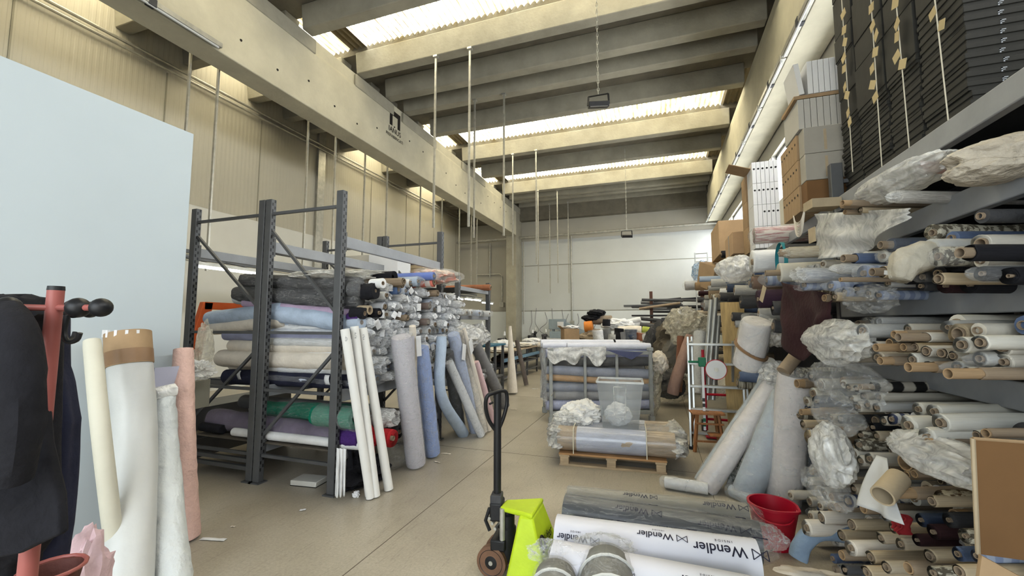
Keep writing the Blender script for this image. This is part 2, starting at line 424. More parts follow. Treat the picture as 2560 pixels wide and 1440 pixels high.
# ---- girders
def girder(name, x0, x1, label):
    mb = MB()
    mb.prism([(x0, YF, 6.13), (x1, YF, 6.13), (x1, YF, 7.35), (x1 - .05, YF, 7.42), (x1 - .05, YF, 7.7), (x0 + .05, YF, 7.7), (x0 + .05, YF, 7.42), (x0, YF, 7.35)], (0, 20.05 - YF, 0))
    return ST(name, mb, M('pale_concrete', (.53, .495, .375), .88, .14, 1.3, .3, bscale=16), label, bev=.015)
gl = girder('trim_1', -7.25, -6.74, 'long precast concrete girder along the left bay')
gr = girder('trim_2', 2.18, 2.72, 'precast concrete girder along the right wall')
# worn corbel ledges under the ribs on the girder
jb = MB()
for a, c in ELEM[4:]:
    jb.box((-6.79, a - .2, 7.35), (-6.72, c + .2, 7.66))
jb.build('ledge', concrete, gl, bev=.02)
jb = MB()
rr_ = random.Random(4)
for i in range(20):
    y = 5 + i * .75
    jb.lathe([(.025, 0), (.02, .012)], (-6.742, y, 6.4 + .7 * rr_.random()), 8, 'X')
jb.build('cast_hole', logoink, gl)
# maker's stencil on the girder
def text_flat(body, size, font=None):
    cu = bpy.data.curves.new('lettering', 'FONT'); cu.body = body; cu.size = size; cu.align_x = 'CENTER'; cu.offset = size * .012
    o = bpy.data.objects.new('lettering', cu); COL.objects.link(o)
    dg = bpy.context.evaluated_depsgraph_get(); me = bpy.data.meshes.new_from_object(o.evaluated_get(dg))
    vs = [v.co.copy() for v in me.vertices]; fs = [list(p.vertices) for p in me.polygons]
    bpy.data.objects.remove(o); bpy.data.curves.remove(cu); bpy.data.meshes.remove(me)
    return vs, fs
lc = AX(988, 300, -6.735)
def on_girder(u, v): return (-6.735, lc.y + u, lc.z + v)
mb = MB()
for a, c in (((-.24, -.22), (-.12, .22)), ((.12, -.22), (.24, .22)), ((-.12, .08), (.12, .22))):
    mb.box((-6.738, lc.y + a[0], lc.z + a[1]), (-6.734, lc.y + c[0], lc.z + c[1]))
for body, size, dz in (('IANUS', .2, -.40), ('PREFABBRICATI', .115, -.55)):
    vs, fs = text_flat(body, size); mb.add([on_girder(v.x, v.y + dz) for v in vs], fs)
mb.build('stencil', logoink, gl)
# ---- column, conduits, end wall pipe
cl = ST('trim_3', MB().box((-7.3, 20.05, 0), (-6.75, YB, 7.7)), concrete, 'concrete column at the far end under the girder', bev=.02)
ST('trim_4', MB().tube([(XL, YB - .45, 6.05), (XR, YB - .45, 6.15)], .06, 10), galv, 'horizontal pipe along the top of the end wall')
ST('trim_5', MB().tube([(-6.62, YB - .08, 6.0), (-6.62, YB - .08, 1.6)], .025, 8), galv, 'vertical conduit beside the far column')
mb = MB(); p = AY(1428, 590, YB - .06); mb.tube([p, (p.x, p.y, 1.75)], .035, 8); mb.box((p.x - .1, YB - .12, 1.5), (p.x + .1, YB - .02, 1.78))
ST('trim_6', mb, galv, 'vertical conduit with a socket box on the end wall')
mb = MB(); p = AY(1225, 640, YB - .1); mb.tube([(p.x, p.y, 6.0), (p.x, p.y, 4.1)], .04, 8); q = AY(1255, 685, YB - .1)
mb.tube([(p.x - .8, p.y, q.z), (q.x - .12, q.y, q.z), (q.x, q.y, q.z - .12), (q.x, q.y, 2.6)], .03, 8); mb.box((q.x - .12, YB - .2, 2.5), (q.x + .12, YB - .02, 2.75))
ST('trim_7', mb, galv, 'pipework with a box on the end wall of the left bay')
# pipe that runs under the ribs along the left wall
mb = MB(); mb.tube([(XL + .12, 0, 7.45), (XL + .12, YB, 7.45)], .035, 8); mb.tube([(XL + .12, 0, 7.32), (XL + .12, YB, 7.32)], .03, 8)
ST('trim_8', mb, galv, 'pair of pipes along the top of the left wall')
# fluorescent battens below the girders
def batten(x, z, y0, y1, label, out):
    o = T('tube_light', label, 'light', (x, y0, z), 'unlit tube lights along the girders')
    MB().box((x - .045, y0, z - .05), (x + .045, y1, z + .03)).build('housing', galv, o, bev=.006)
    m = MB(); m.tube([(x + out * .02, y0 + .05, z - .065), (x + out * .02, y1 - .05, z - .065)], .018, 8); m.build('tube', M('unlit_tube', (.6, .6, .58), .3, .03, 3, 0), o)
    MB().box((x - .05, (y0 + y1) / 2 - .05, z - .07), (x + .05, (y0 + y1) / 2 + .05, z + .04)).build('bracket', dgrey, o)
batten(-6.68, 6.2, 2.6, 4.62, 'grey tube light fixed on the lower edge of the left girder', 1)
for i in range(9):
    y0 = 4.4 + i * 1.75
    batten(2.12, 6.16, y0, y0 + 1.7, 'grey tube light number %s from the near end of the right girder' % ['one', 'two', 'three', 'four', 'five', 'six', 'seven', 'eight', 'nine'][i], -1)
# ---- white partition beside the camera
px = -3.75
edge = AX(448, 900, px)
pt = ST('wall_partition', MB().box((px - .08, YF, 0), (px, edge.y, 3.28)), partm, 'white free-standing partition wall on the left', bev=.004)
# ================================================================== light
w = bpy.data.worlds.new('sky'); sc.world = w; w.use_nodes = True
t = w.node_tree; bg = t.nodes['Background']
st = t.nodes.new('ShaderNodeTexSky'); st.sky_type = 'NISHITA'; st.sun_disc = False; st.sun_elevation = math.radians(50); st.sun_rotation = math.radians(120); st.air_density = 1.6; st.dust_density = 3
mxw = nd(t, 'ShaderNodeMixRGB'); mxw.inputs[0].default_value = .6; mxw.inputs[2].default_value = (.9, .92, .95, 1)
t.links.new(st.outputs[0], mxw.inputs[1]); t.links.new(mxw.outputs[0], bg.inputs[0]); bg.inputs[1].default_value = 1.3
def area(name, loc, rot, sx, sy, e, rgb=(1, 1, 1)):
    d = bpy.data.lights.new(name, 'AREA'); d.shape = 'RECTANGLE'; d.size, d.size_y = sx, sy; d.energy = e; d.color = rgb
    o = bpy.data.objects.new(name, d); COL.objects.link(o); o.location = loc; o.rotation_euler = rot
    return o
for y0, y1 in SKYL:
    area('skylight_daylight', ((XL + XR) / 2, (y0 + y1) / 2, 8.75), (0, 0, 0), XR - XL, y1 - y0 + .4, 2000 * (y1 - y0) / 1.7, (1, .985, .95))
area('doorway_daylight', (-1.3, YF - .3, 2.4), (PI / 2, 0, 0), 6.4, 4.7, 380, (.90, .96, 1))
for i in range(4):
    area('window_daylight', (XR + .32, YF + 3.4 + i * 6.2, 5.12), (0, PI / 2 - .25, 0), 1.2, 6.0, 430, (.93, .97, 1))
# ================================================================== rolls of cloth
ORD = ['first', 'second', 'third', 'fourth', 'fifth', 'sixth', 'seventh', 'eighth', 'ninth', 'tenth', 'eleventh', 'twelfth', 'thirteenth', 'fourteenth', 'fifteenth', 'sixteenth', 'seventeenth', 'eighteenth', 'nineteenth', 'twentieth']
ORD += ['twenty-' + k for k in ORD[:9]] + ['thirtieth'] + ['thirty-' + k for k in ORD[:9]]
CACHE = {}
def fabric_mesh(hole, var, m):
    k = ('f', hole, var, m.name)
    if k in CACHE: return CACHE[k]
    kk = ('fm', hole, var)
    if kk in CACHE:
        me = CACHE[kk].copy(); me.materials.clear(); me.materials.append(m); CACHE[k] = me; return me
    n = 26; vs = []; ring = []
    rad = [hole, hole + (1 - hole) * .3, hole + (1 - hole) * .34, hole + (1 - hole) * .66, hole + (1 - hole) * .7, .95, 1]
    xs = [.016, .004, .009, .001, .006, 0, .008]
    prof = list(zip(xs, rad)) + [(x, 1) for x in (.03, .1, .2, .32, .45, .6, .75, .88, .99)] + [(1, .9), (1, .2)]
    amp = (.025, .05, .09)[var % 3]
    for x, r in prof:
        for j in range(n):
            a = 2 * PI * j / n
            p = V((x * 5, math.cos(a) * 1.3, math.sin(a) * 1.3 + var * 7))
            kx = r * (1 + amp * 1.5 * noise.noise(p) + amp * noise.noise(p * 2.6) * (x > .02)) if r > .5 else r
            sp = .006 * (j / n) if x < .02 else 0
            vs.append((x + sp, kx * math.cos(a), kx * math.sin(a) * (1 - .05 * (var % 3))))
    q = len(prof)
    mb = MB().add(vs, [(i * n + j, i * n + (j + 1) % n, (i + 1) * n + (j + 1) % n, (i + 1) * n + j) for i in range(q - 1) for j in range(n)] + [list(range((q - 1) * n, q * n))])
    me = mb.mesh('fabric', m, ang=50); CACHE[k] = me; CACHE[kk] = me
    return me
def core_mesh(m):
    k = ('c', m.name)
    if k not in CACHE:
        CACHE[k] = MB().hollow((0, 0, 0), (1, 0, 0), 1, .8, 18).mesh('core', m)
    return CACHE[k]
def wrap_mesh(var, m, closed):
    k = ('w', var, m.name, closed)
    if k in CACHE: return CACHE[k]
    n = 26; vs = []
    xs = [-.062, -.055, -.048, -.041, -.034, -.027, -.02, -.013, -.006, .01, .04, .08, .13, .2, .3, .42, .56, .7, .85, 1.0]
    for i, x in enumerate(xs):
        for j in range(n):
            a = 2 * PI * j / n; p = V((math.cos(a) * 1.1, math.sin(a) * 1.1, var * 9.7 + x * 9))
            if x < .01:
                s = (x + .062) / .068
                r = (.12 + .95 * s ** .55) if closed else (.78 + .34 * s)
                r *= 1 + .5 * noise.noise(p * 2.1) * (1.1 - s * .7) + .22 * noise.noise(p * 5)
                dx = .018 * noise.noise(p * 1.7)
            else:
                r = 1.06 + .07 * abs(noise.noise(p * 1.5 + V((0, 0, x * 6)))) + .05 * abs(noise.noise(p * 4)); dx = 0
            vs.append((x + dx, r * math.cos(a), r * math.sin(a)))
    q = len(xs)
    fs = [(i * n + j, i * n + (j + 1) % n, (i + 1) * n + (j + 1) % n, (i + 1) * n + j) for i in range(q - 1) for j in range(n)]
    if closed: fs.append(list(range(n)))
    me = MB().add(vs, fs).mesh('film', m, ang=75); CACHE[k] = me
    return me
def child(name, me, par, loc=(0, 0, 0), scale=(1, 1, 1), rotx=0):
    o = bpy.data.objects.new(name, me); COL.objects.link(o); o.parent = par
    o.location = loc; o.scale = scale; o.rotation_euler = (rotx, 0, 0)
    return o
def roll(A, B, r, m, hole=.36, prot=0.0, wrap=None, closed=True, label=None, group=None, core=None, name='fabric_roll', cat='fabric roll', corem=None, card=False):
    A, B = V(A), V(B); d = B - A; Ln = d.length
    if wrap and name == 'fabric_roll': name, cat = 'bagged_roll', 'bagged roll'
    o = T(name, label, cat, A, group)
    o.rotation_euler = V((1, 0, 0)).rotation_difference(d.normalized()).to_euler()
    child('fabric', fabric_mesh(hole, rnd.randrange(6), m), o, scale=(Ln, r, r), rotx=rnd.random() * 6)
    if core is not False:
        child('cardboard_core', core_mesh(corem or kraftd), o, loc=(-prot, 0, 0), scale=(min(.35 + prot, Ln), r * hole, r * hole))
    if wrap:
        child('plastic_wrap', wrap_mesh(rnd.randrange(7), wrap, closed), o, scale=(Ln * rnd.uniform(.8, 1), r * 1.03, r * 1.03), rotx=rnd.random() * 6)
    if card:
        s = r * rnd.uniform(1.0, 1.7); w = s * .7
        mb = MB(); a = rnd.random() * 6; rx = -.05 * Ln
        c, sn = math.cos(a), math.sin(a)
        mb.sheet(lambda u, v: (rx - .012 * math.sin(u * 3 + 1) - .05 * v * s, (u - .5) * w * c - (v - .5) * s * sn, (u - .5) * w * sn + (v - .5) * s * c), 4, 4)
        ob = bpy.data.objects.new('paper_label', mb.mesh('card', paper)); COL.objects.link(ob); ob.parent = o
    return o
def label_rows(items, rowh, fmt, group, z0=0, far_first=True):
    """items: (object, description, y, z); every one gets its own place in its layer"""
    rows = {}
    for it in items: rows.setdefault(int((it[3] - z0) / rowh), []).append(it)
    for k, (key, row) in enumerate(sorted(rows.items())):
        row.sort(key=lambda i: -i[2] if far_first else i[2])
        for n, it in enumerate(row):
            it[0]['label'] = fmt % (it[1], ORD[min(n, 38)], ORD[k]); it[0]['group'] = group
def smooth_path(pts, n=14):
    pts = [V(p) for p in pts]
    if len(pts) == 2: return [pts[0].lerp(pts[1], i / n) for i in range(n + 1)]
    out = []
    P = [pts[0] * 2 - pts[1]] + pts + [pts[-1] * 2 - pts[-2]]
    for k in range(1, len(P) - 2):
        p0, p1, p2, p3 = P[k - 1:k + 3]
        for i in range(n // (len(pts) - 1)):
            t = i / (n // (len(pts) - 1))
            out.append(.5 * ((2 * p1) + (p2 - p0) * t + (2 * p0 - 5 * p1 + 4 * p2 - p3) * t * t + (3 * p1 - p0 - 3 * p2 + p3) * t ** 3))
    return out + [pts[-1]]
def longroll(pts, r, m, label, wrap=None, core=None, taper=None, amp=.10, group=None, name='fabric_roll', cat='fabric roll', extra=.02, fr=7, n=22, seed=None):
    """a long standing or lying roll: path from its top end to its foot"""
    seed = rnd.random() * 50 if seed is None else seed
    P = smooth_path(pts, 28)
    k = len(P)
    rs = [r * (taper(i / (k - 1)) if taper else 1) for i in range(k)]
    rs[0] *= .93; rs[-1] *= .95
    o = T(name, label, cat, P[-1], group)
    MB().tube(P, rs, n, True, amp, fr, seed).build('fabric', m, o, ang=60)
    if core:
        d = (P[0] - P[1]).normalized()
        MB().hollow(P[0] - d * .05, P[0] + d * core[1], core[0], core[0] * .82).build('cardboard_core', kraftd, o)
    if wrap:
        Q = list(P)
        d = (P[0] - P[1]).normalized(); Q = [P[0] + d * .05, P[0] + d * .025] + Q
        ws = [rs[1] * .6, rs[1] * 1.1] + [x * 1.06 + .004 for x in rs]
        MB().tube(Q, ws, n + 8, False, amp * 1.1, fr * 1.6, seed + 3).build('plastic_wrap', wrap, o, ang=75)
    return o
# ================================================================== left foreground
# ---- coat stand with dark coats
sx = G(70, 1440); base = AX(70, 1440, -1.62); top = AX(140, 726, -1.62)
P0 = V((base.x - .02, base.y, 0)); P1 = V((top.x, top.y, top.z))
cs = T('coat_stand', 'red painted coat stand with black ball hooks beside the white partition', 'coat stand', P0)
MB().tube([P0 + V((0, 0, .02)), P0.lerp(P1, .5), P1], [.017, .021, .0185], 16).build('pole', coatred, cs)
MB().tube([P1, P1 + V((0, 0, .012))], [.019, .018], 16).build('cap', black, cs)
for k in range(3):
    a = k * 2 * PI / 3; MB().tube([P0 + V((0, 0, .06)), P0 + V((.25 * math.cos(a), .25 * math.sin(a), .02))], .015, 8).build('foot', coatred, cs)
hz = P1.z - .05
for k, a in enumerate((.15, .15 + 2 * PI / 3, .15 + 4 * PI / 3)):
    d = V((math.cos(a), math.sin(a), 0)); c = V((P1.x, P1.y, hz))
    arm = MB().tube([c, c + d * .16], .009, 10).build('arm', coatred, cs)
    MB().blob(c + d * .165, .026, 0, 1, 0, 3).build('ball', black, arm); MB().blob(c + d * .085, .028, 0, 1, 0, 3).build('ball', black, arm)
    h = [c + d * .05 + V((0, 0, -.02)), c + d * .045 + V((0, 0, -.07)), c + d * .06 + V((0, 0, -.095)), c + d * .09 + V((0, 0, -.09)), c + d * .10 + V((0, 0, -.07))]
    MB().tube(smooth_path(h, 12), .006, 8).build('hook', black, arm)
def coat(name, label, depth, prof, m, seed, thick=.09):
    """a coat hanging on the stand: outline by height, cross-section a folded oval"""
    mb = MB(); n = 44; vs = []; rows = []
    prof = [(AD(l, y, depth), AD(r_, y, depth)) for y, l, r_ in prof]
    for (a0, b0_), (a1, b1_) in zip(prof, prof[1:]):
        for i in range(6): rows.append((a0.lerp(a1, i / 6), b0_.lerp(b1_, i / 6)))
    rows.append(prof[-1]); nz = len(rows)
    for i, (a_, b_) in enumerate(rows):
        t_ = i / (nz - 1); c = (a_ + b_) / 2; h = (b_ - a_).length / 2
        th = thick * min(1, .35 + t_ * 6)
        for j in range(n):
            a = 2 * PI * j / n
            fold = 1 + .05 * math.sin(a * 9 + seed + t_ * 2) * min(1, t_ * 3) + .10 * noise.noise(V((math.cos(a) * 1.5, math.sin(a) * 1.5, t_ * 4 + seed)))
            p = c + _r * h * math.cos(a) * fold + V((_f.x, _f.y, 0)) * th * math.sin(a) * fold * 1.2
            vs.append(p + V((0, 0, .012 * noise.noise(V((a * 2, t_ * 6, seed))))))
    mb.add(vs, [(i * n + j, i * n + (j + 1) % n, (i + 1) * n + (j + 1) % n, (i + 1) * n + j) for i in range(nz - 1) for j in range(n)] + [list(range(n)), list(range((nz - 1) * n, nz * n))])
    q = (prof[-1][0] + prof[-1][1]) / 2
    o = T(name, label, 'coat', q)
    mb.build('cloth', m, o, ang=70)
    return o
ct = coat('jacket', 'black jacket hanging over the front of the red coat stand', 1.30, [(738, 15, 70), (750, -30, 100), (790, -60, 122), (880, -80, 125), (1000, -90, 120), (1120, -95, 122), (1250, -95, 130), (1340, -90, 125), (1400, -90, 70), (1560, -90, 40)], blackc, 3.0)
fp = [AD(x, y, d_) for x, y, d_ in ((112, 1110, 1.13), (142, 1240, 1.10), (146, 1340, 1.08), (90, 1365, 1.08), (50, 1385, 1.08), (-20, 1400, 1.06), (-40, 1200, 1.06), (-30, 1000, 1.08), (20, 860, 1.13), (60, 800, 1.16), (95, 780, 1.2), (100, 950, 1.17))]
MB().prism(fp, V((_f.x, _f.y, 0)) * .03).build('front_panel', blackc, ct, bev=.008, ang=70)
MB().tube(smooth_path([AD(15, 775, 1.12), AD(40, 900, 1.05), AD(45, 1050, 1.03), AD(25, 1200, 1.04)], 15), [.035, .045, .05, .052, .05, .05, .052, .05, .048, .047, .048, .047, .046, .045, .044, .04], 14, True, .15).build('sleeve', blackc, ct)
ct2 = coat('overcoat', 'dark navy overcoat hanging on the far side of the coat stand', 1.40, [(770, 100, 138), (800, 80, 146), (920, 70, 148), (960, 70, 162), (1050, 60, 182), (1130, 60, 176), (1220, 60, 168), (1320, 60, 160), (1420, 60, 146), (1470, 70, 136)], navyc, 8.0, .06)
# basket and cloth at the foot of the stand
b0 = AX(130, 1425, -1.75)
o = T('wire_basket', 'small dark basket with red rim at the foot of the coat stand', 'basket', (b0.x, b0.y, b0.z - .16))
MB().lathe([(.05, -.1), (.07, 0), (.075, .005), (.066, 0), (.045, -.09)], b0, 20).build('bowl', M('brown_basket', (.12, .04, .03), .7, .3, 9, .3), o)
MB().tube([b0 + V((.075 * math.cos(i * .4), .075 * math.sin(i * .4), .004)) for i in range(17)], .006, 8).build('rim', coatred, o)
MB().box((b0.x - .04, b0.y - .04, 0), (b0.x + .04, b0.y + .04, b0.z - .09)).build('stand', dgrey, o)
# ---- rolls leaning on the partition
def lean(pt, xt, pb, r, m, label, zadd=0, **kw):
    a = AX(pt[0], pt[1], xt); g = G(pb[0], pb[1]); g.z = .012 + r * .25
    return longroll([a, a.lerp(g, .5) + V((0, 0, 0)), g], r, m, label, **kw)
o = longroll([AX(322, 868, -3.52), AX(335, 1100, -3.36), G(312, 1545) + V((0, 0, .03))], .125, M('matte_white_wrap', (.55, .555, .53), .4, .05, 3, .25, spec=.5), 'fat white roll with a brown cardboard top leaning on the partition', wrap=None, amp=.03)
a = AX(322, 868, -3.52); d = (a - AX(335, 1100, -3.36)).normalized()
MB().hollow(a - d * .13, a + d * .10, .130, .118, 26).build('cardboard_collar', kraft, o)
MB().hollow(a - d * .125, a - d * .03, .132, .118, 26).build('tape_band', brownt, o)
for k in range(5):
    an = -1.9 + k * .45; MB().obox(a + d * .1 + V((.125 * math.cos(an), .125 * math.sin(an), 0)), (.016, .016, .05), an).build('torn_edge', paper, o)
o = longroll([AX(230, 852, -3.38), AX(255, 1100, -3.1), G(300, 1500) + V((0, 0, .03))], .045, M('cream_tube', (.60, .575, .47), .6, .04, 6, .08), 'slim cream cardboard tube with handwriting leaning on the partition', amp=.01, fr=2)
a = AX(231, 905, -3.32)
def strokes(o, c, u, v, n, s, sd):
    r_ = random.Random(sd); m = MB()
    for i in range(n):
        p = c + u * (s * .55 * i); q = [p + u * (r_.uniform(0, .4) * s) + v * (r_.uniform(-.5, .5) * s) for _ in range(4)]
        m.tube(q, s * .05, 5)
    m.build('handwriting', ink, o)
ud = (AX(255, 1100, -3.1) - AX(230, 852, -3.38)).normalized()
nrm = (V((0, 0, H)) - a).normalized(); side = ud.cross(nrm).normalized()
strokes(o, a + nrm * .046 + side * .012, ud, side, 5, .022, 3)
strokes(o, a + nrm * .046 - side * .018 + ud * .02, ud, side, 3, .02, 5)
mb = MB(); p = AX(405, 960, -3.55)
mb.obox(p + V((0, .02, -.25)), (.006, .17, .75), 0, -.02)
tag(mb.build('cover_sheet', M('lilac_sheet', (.44, .44, .54), .6, .04, 4, .05)), 'pale lilac sheet standing behind the white crumpled roll', 'sheet')
o = longroll([AX(408, 985, -3.46), AX(412, 1150, -3.32), G(432, 1490) + V((0, 0, .03))], .092, M('bright_white_cloth', (.62, .645, .635), .6, .05, 9, 1.0, bscale=18), 'crumpled white cloth roll leaning at the partition edge', wrap=None, amp=.12, fr=16, taper=lambda t: .78 + .32 * t)
MB().tube([AX(385, 985, -3.42), AX(435, 975, -3.42)], .045, 14, True, .3, 20).build('gathered_top', filmw, o)
o = longroll([AX(458, 872, -3.62), AX(458, 1100, -3.48), G(466, 1350) + V((0, 0, .02))], .082, pink, 'pink cloth roll in clear film leaning at the end of the partition', wrap=None, amp=.10, fr=14, taper=lambda t: .85 + .25 * t)
for p, rr, lab in ((AX(500, 925, -3.9), (.07, .1, .07), None),):
    MB().blob(p, rr, .7, 2.2, 4, 4).build('loose_film', filmw, o)
MB().obox(AX(478, 962, -3.62), (.004, .06, .11), .4, .2).build('paper_label', paper, o)
mb = MB(); p = AX(170, 1440, -2.2); mb.blob(p + V((0, .05, -.15)), (.06, .1, .28), .25, 2, 9, 4)
tag(mb.build('pale_cloth', palepink), 'pale pink cloth bundle by the coat stand', 'cloth')
# paper scraps on the floor
def scrap(px_, py_, w, h, rot, label, m=None, th=.004):
    g = G(px_, py_); mb = MB(); sd = rnd.random() * 9
    ca, sa = math.cos(rot), math.sin(rot)
    mb.sheet(lambda u, v: (g.x + (u - .5) * w * ca - (v - .5) * h * sa, g.y + (u - .5) * w * sa + (v - .5) * h * ca, .004 + .012 * abs(noise.noise(V((u * 2, v * 2, sd))))), 6, 4)
    return tag(mb.build('paper_scrap', m or paper, solid=.002), label, 'paper scrap', 'scraps on the floor')
scrap(533, 1350, .2, .035, .25, 'long white paper strip on the floor by the pink roll')
scrap(757, 1276, .05, .03, .6, 'small white scrap on the floor before the rack')
scrap(583, 1318, .04, .02, .2, 'tiny beige scrap on the open floor near the partition', cream)
scrap(1115, 1135, .13, .03, .1, 'torn cream scrap beside the blue roll foot', cream)
scrap(1093, 1156, .1, .02, -.3, 'small torn strip below the blue wrapped roll', cream)
scrap(1337, 972, .16, .06, .4, 'white scrap on the floor by the far tables')
scrap(1284, 1024, .12, .05, .2, 'cream scrap on the aisle floor behind the handle', cream)
scrap(1325, 1030, .06, .03, .9, 'small pale scrap in the aisle by the roll cage', cream)
g = G(890, 1243); tag(MB().blob(g + V((0, 0, .025)), (.03, .03, .028), .6, 3, 2, 3).build('paper_ball', paper), 'crumpled white paper ball on the floor by the white tubes', 'paper ball')
# ================================================================== left pallet racks
def post(par, x, y, z1, w=.085, d=.065, slots=True):
    o = MB().box((x - w / 2, y - d / 2, 0.012), (x + w / 2, y + d / 2, z1)).build('upright_post', steelg, par, bev=.006)
    MB().box((x - w * .8, y - d * .9, 0), (x + w * .8, y + d * .9, .012)).build('foot_plate', steelg, o)
    if slots:
        m = MB(); z = .12; k = 0
        while z < z1 - .03:
            e = .014 if k % 2 else -.014
            m.box((x + w / 2 - .002, y + e - .007, z), (x + w / 2 + .002, y + e + .007, z + .032)); z += .036; k += 1
        m.build('slots', black, o)
    return o
def beam(par, x, y0, y1, z, h=.11, d=.045, name='beam', m=None):
    o = MB().box((x - d / 2, y0, z - h / 2), (x + d / 2, y1, z + h / 2)).build(name, m or beamg, par, bev=.006)
    MB().box((x - d / 2 - .004, y0, z - h / 2 - .04), (x + d / 2 + .004, y0 + .03, z + h / 2 + .04)).build('beam_bracket', steelg, o)
    return o
def frame(par, x0, x1, y, z1, levels=(.28, 1.55, 2.84), diag=None):
    post(par, x0, y, z1); post(par, x1, y, z1, slots=True)
    for z in levels: MB().bar((x0, y, z), (x1, y, z), .03, .03).build('cross_brace', steelg, par)
    for z0, za in diag or (): MB().bar((x0, y + .01, z0), (x1, y + .01, za), .028, .028).build('diagonal_brace', steelg, par)
RY0, RY1 = 3.40, 5.46
ra = T('pallet_rack', 'grey pallet rack in the aisle stacked with wrapped cloth rolls', 'rack', (-3.5, RY0, 0))
for y in (RY0, RY1): frame(ra, -3.98, -3.02, y, 3.0, (.28, .95, 1.55, 2.84), ((2.68, 1.72), (.45, 1.40)))
for z, h in ((2.48, .12), (.93, .12), (.34, .09)):
    for x in (-3.02, -3.98): beam(ra, x, RY0 + .03, RY1 - .03, z, h)
for k in range(6): MB().bar((-3.98, RY0 + .2 + k * .33, .995), (-3.02, RY0 + .2 + k * .33, .995), .05, .02).build('shelf_bar', steelg, ra)
MB().box((-3.96, RY0 + .04, .385), (-3.05, RY1 - .04, .40)).build('shelf_board', M('dark_board', (.10, .085, .065), .8, .2, 5, .1), ra)
rb = T('pallet_rack', 'grey pallet rack standing behind the first one, over the sewing area', 'rack', (-4.6, RY0, 0))
for y in (RY0, RY1): frame(rb, -5.15, -4.08, y, 3.0, (.28, .95, 1.55, 2.84), ((.45, 1.38), (2.70, 1.80)))
for z, h in ((2.48, .11), (.93, .12), (.34, .09)):
    for x in (-4.08, -5.15): beam(rb, x, RY0 + .03, RY1 - .03, z, h)
for k in range(6): MB().bar((-5.15, RY0 + .2 + k * .33, .995), (-4.08, RY0 + .2 + k * .33, .995), .05, .02).build('shelf_bar', steelg, rb)
MB().box((-5.13, RY0 + .04, .385), (-4.1, RY1 - .04, .40)).build('shelf_board', MATS['dark_board'], rb)
for k, z in enumerate((.12, .2)): MB().bar((-5.1, RY0 + .02, z), (-4.12, RY0 + .02, z), .04, .04).build('floor_bar', steelg, rb)
# ---- side-on rolls of the first stack (all on the near side of the rack)
Y0 = 3.60
def side(pl, pr, r, m, label, wrap=None, amp=.09, y=Y0, sag=0, xe=-2.93, fr=6, taper=None):
    a, b_ = AY(pl[0], pl[1], y), AY(pr[0], pr[1], y)
    d = (b_ - a); b_ = b_ + d * ((xe - b_.x) / d.x)
    mid = a.lerp(b_, .5) - V((0, 0, sag))
    return longroll([b_, mid, a], r, m, label, wrap=wrap, amp=amp, fr=fr, taper=taper)
side((610, 700), (847, 708), .078, dgrey, 'dark grey roll in clear film on top of the rack stack', filml, .2, sag=.01)
side((596, 735), (850, 748), .092, dgrey, 'second dark grey film-wrapped roll below the top one', filml, .2)
side((612, 757), (843, 781), .052, lilac, 'lilac cloth roll squeezed under the dark grey rolls')
side((524, 797), (645, 782), .088, lblue, 'light blue roll end sticking out beyond the rack post', xe=-3.95)
side((668, 782), (845, 808), .10, lblue, 'light blue cloth roll between the rack posts', amp=.12, sag=-.02)
side((535, 822), (648, 808), .075, cream, 'pale cream roll tucked under the light blue end', xe=-3.95)
side((660, 822), (840, 826), .065, white, 'loose pale cloth folded below the light blue roll', amp=.3, y=3.66)
side((564, 839), (843, 845), .055, peri, 'periwinkle blue roll across the rack stack')
side((580, 864), (843, 867), .072, cream, 'cream roll below the periwinkle roll', sag=.01)
side((553, 895), (866, 904), .098, cream, 'fat cream roll low in the rack stack')
side((568, 941), (860, 952), .085, navyc, 'dark navy roll at the bottom of the rack stack', amp=.05)
for p, w in (((598, 938), .05), ((818, 950), .06)):
    q = AY(p[0], p[1], 3.50); tag(MB().sheet(lambda u, v: (q.x + (u - .5) * w, q.y - .012 * math.sin(v * 4), q.z + (.5 - v) * .1), 3, 5).build('paper_tag', paper, solid=.002), 'paper tag on the %s end of the navy roll' % ('inner' if w < .055 else 'outer'), 'tag')
# extra pale rolls deeper in the stack, seen through the frame
for i, (z, m, nm) in enumerate(((1.12, cream, 'cream'), (1.3, peri, 'periwinkle'), (1.5, white, 'white'), (1.72, greyf, 'grey'), (1.95, white, 'white'))):
    longroll([(-2.95, 3.86, z), (-5.0 + .1 * (i % 2), 3.86, z + .02)], .09, m, '%s roll in the second file of the stack, %s up' % (nm, ORD[i]), amp=.1)
# ---- the wall of roll ends facing the aisle
def bounds_ok(y, z, r, done):
    return all((y - a) ** 2 + (z - b) ** 2 > (.86 * (r + c)) ** 2 for a, b, c in done)
done = []; items = []
def hand(px_, py_, xe, r, m, desc, L=1.5, **kw):
    p = AX(px_, py_, xe); p.y = max(p.y, 3.47 + r); L = .15 if p.y < 3.74 else L; done.append((p.y, p.z, r))
    o = roll(p, p + V((-L, rnd.uniform(-.02, .02), rnd.uniform(-.02, .02))), r, m, **kw)
    items.append((o, desc, p.y, p.z)); return o
hand(888, 722, -2.85, .075, blackc, 'black roll in film', wrap=film, closed=False)
hand(940, 727, -2.72, .085, blackc, 'fat black roll', hole=.2)
hand(958, 708, -2.66, .052, white, 'long white roll', hole=.42)
hand(987, 693, -2.85, .075, blackc, 'black cloth roll', core=False)
hand(1011, 704, -2.66, .042, kraftd, 'brown card tube', hole=.8, name='cardboard_tube', cat='cardboard tube')
hand(1008, 713, -2.74, .034, kraftd, 'lower brown tube', hole=.8, name='cardboard_tube', cat='cardboard tube')
hand(1028, 708, -2.78, .052, white, 'white blue-tinted roll', hole=.5)
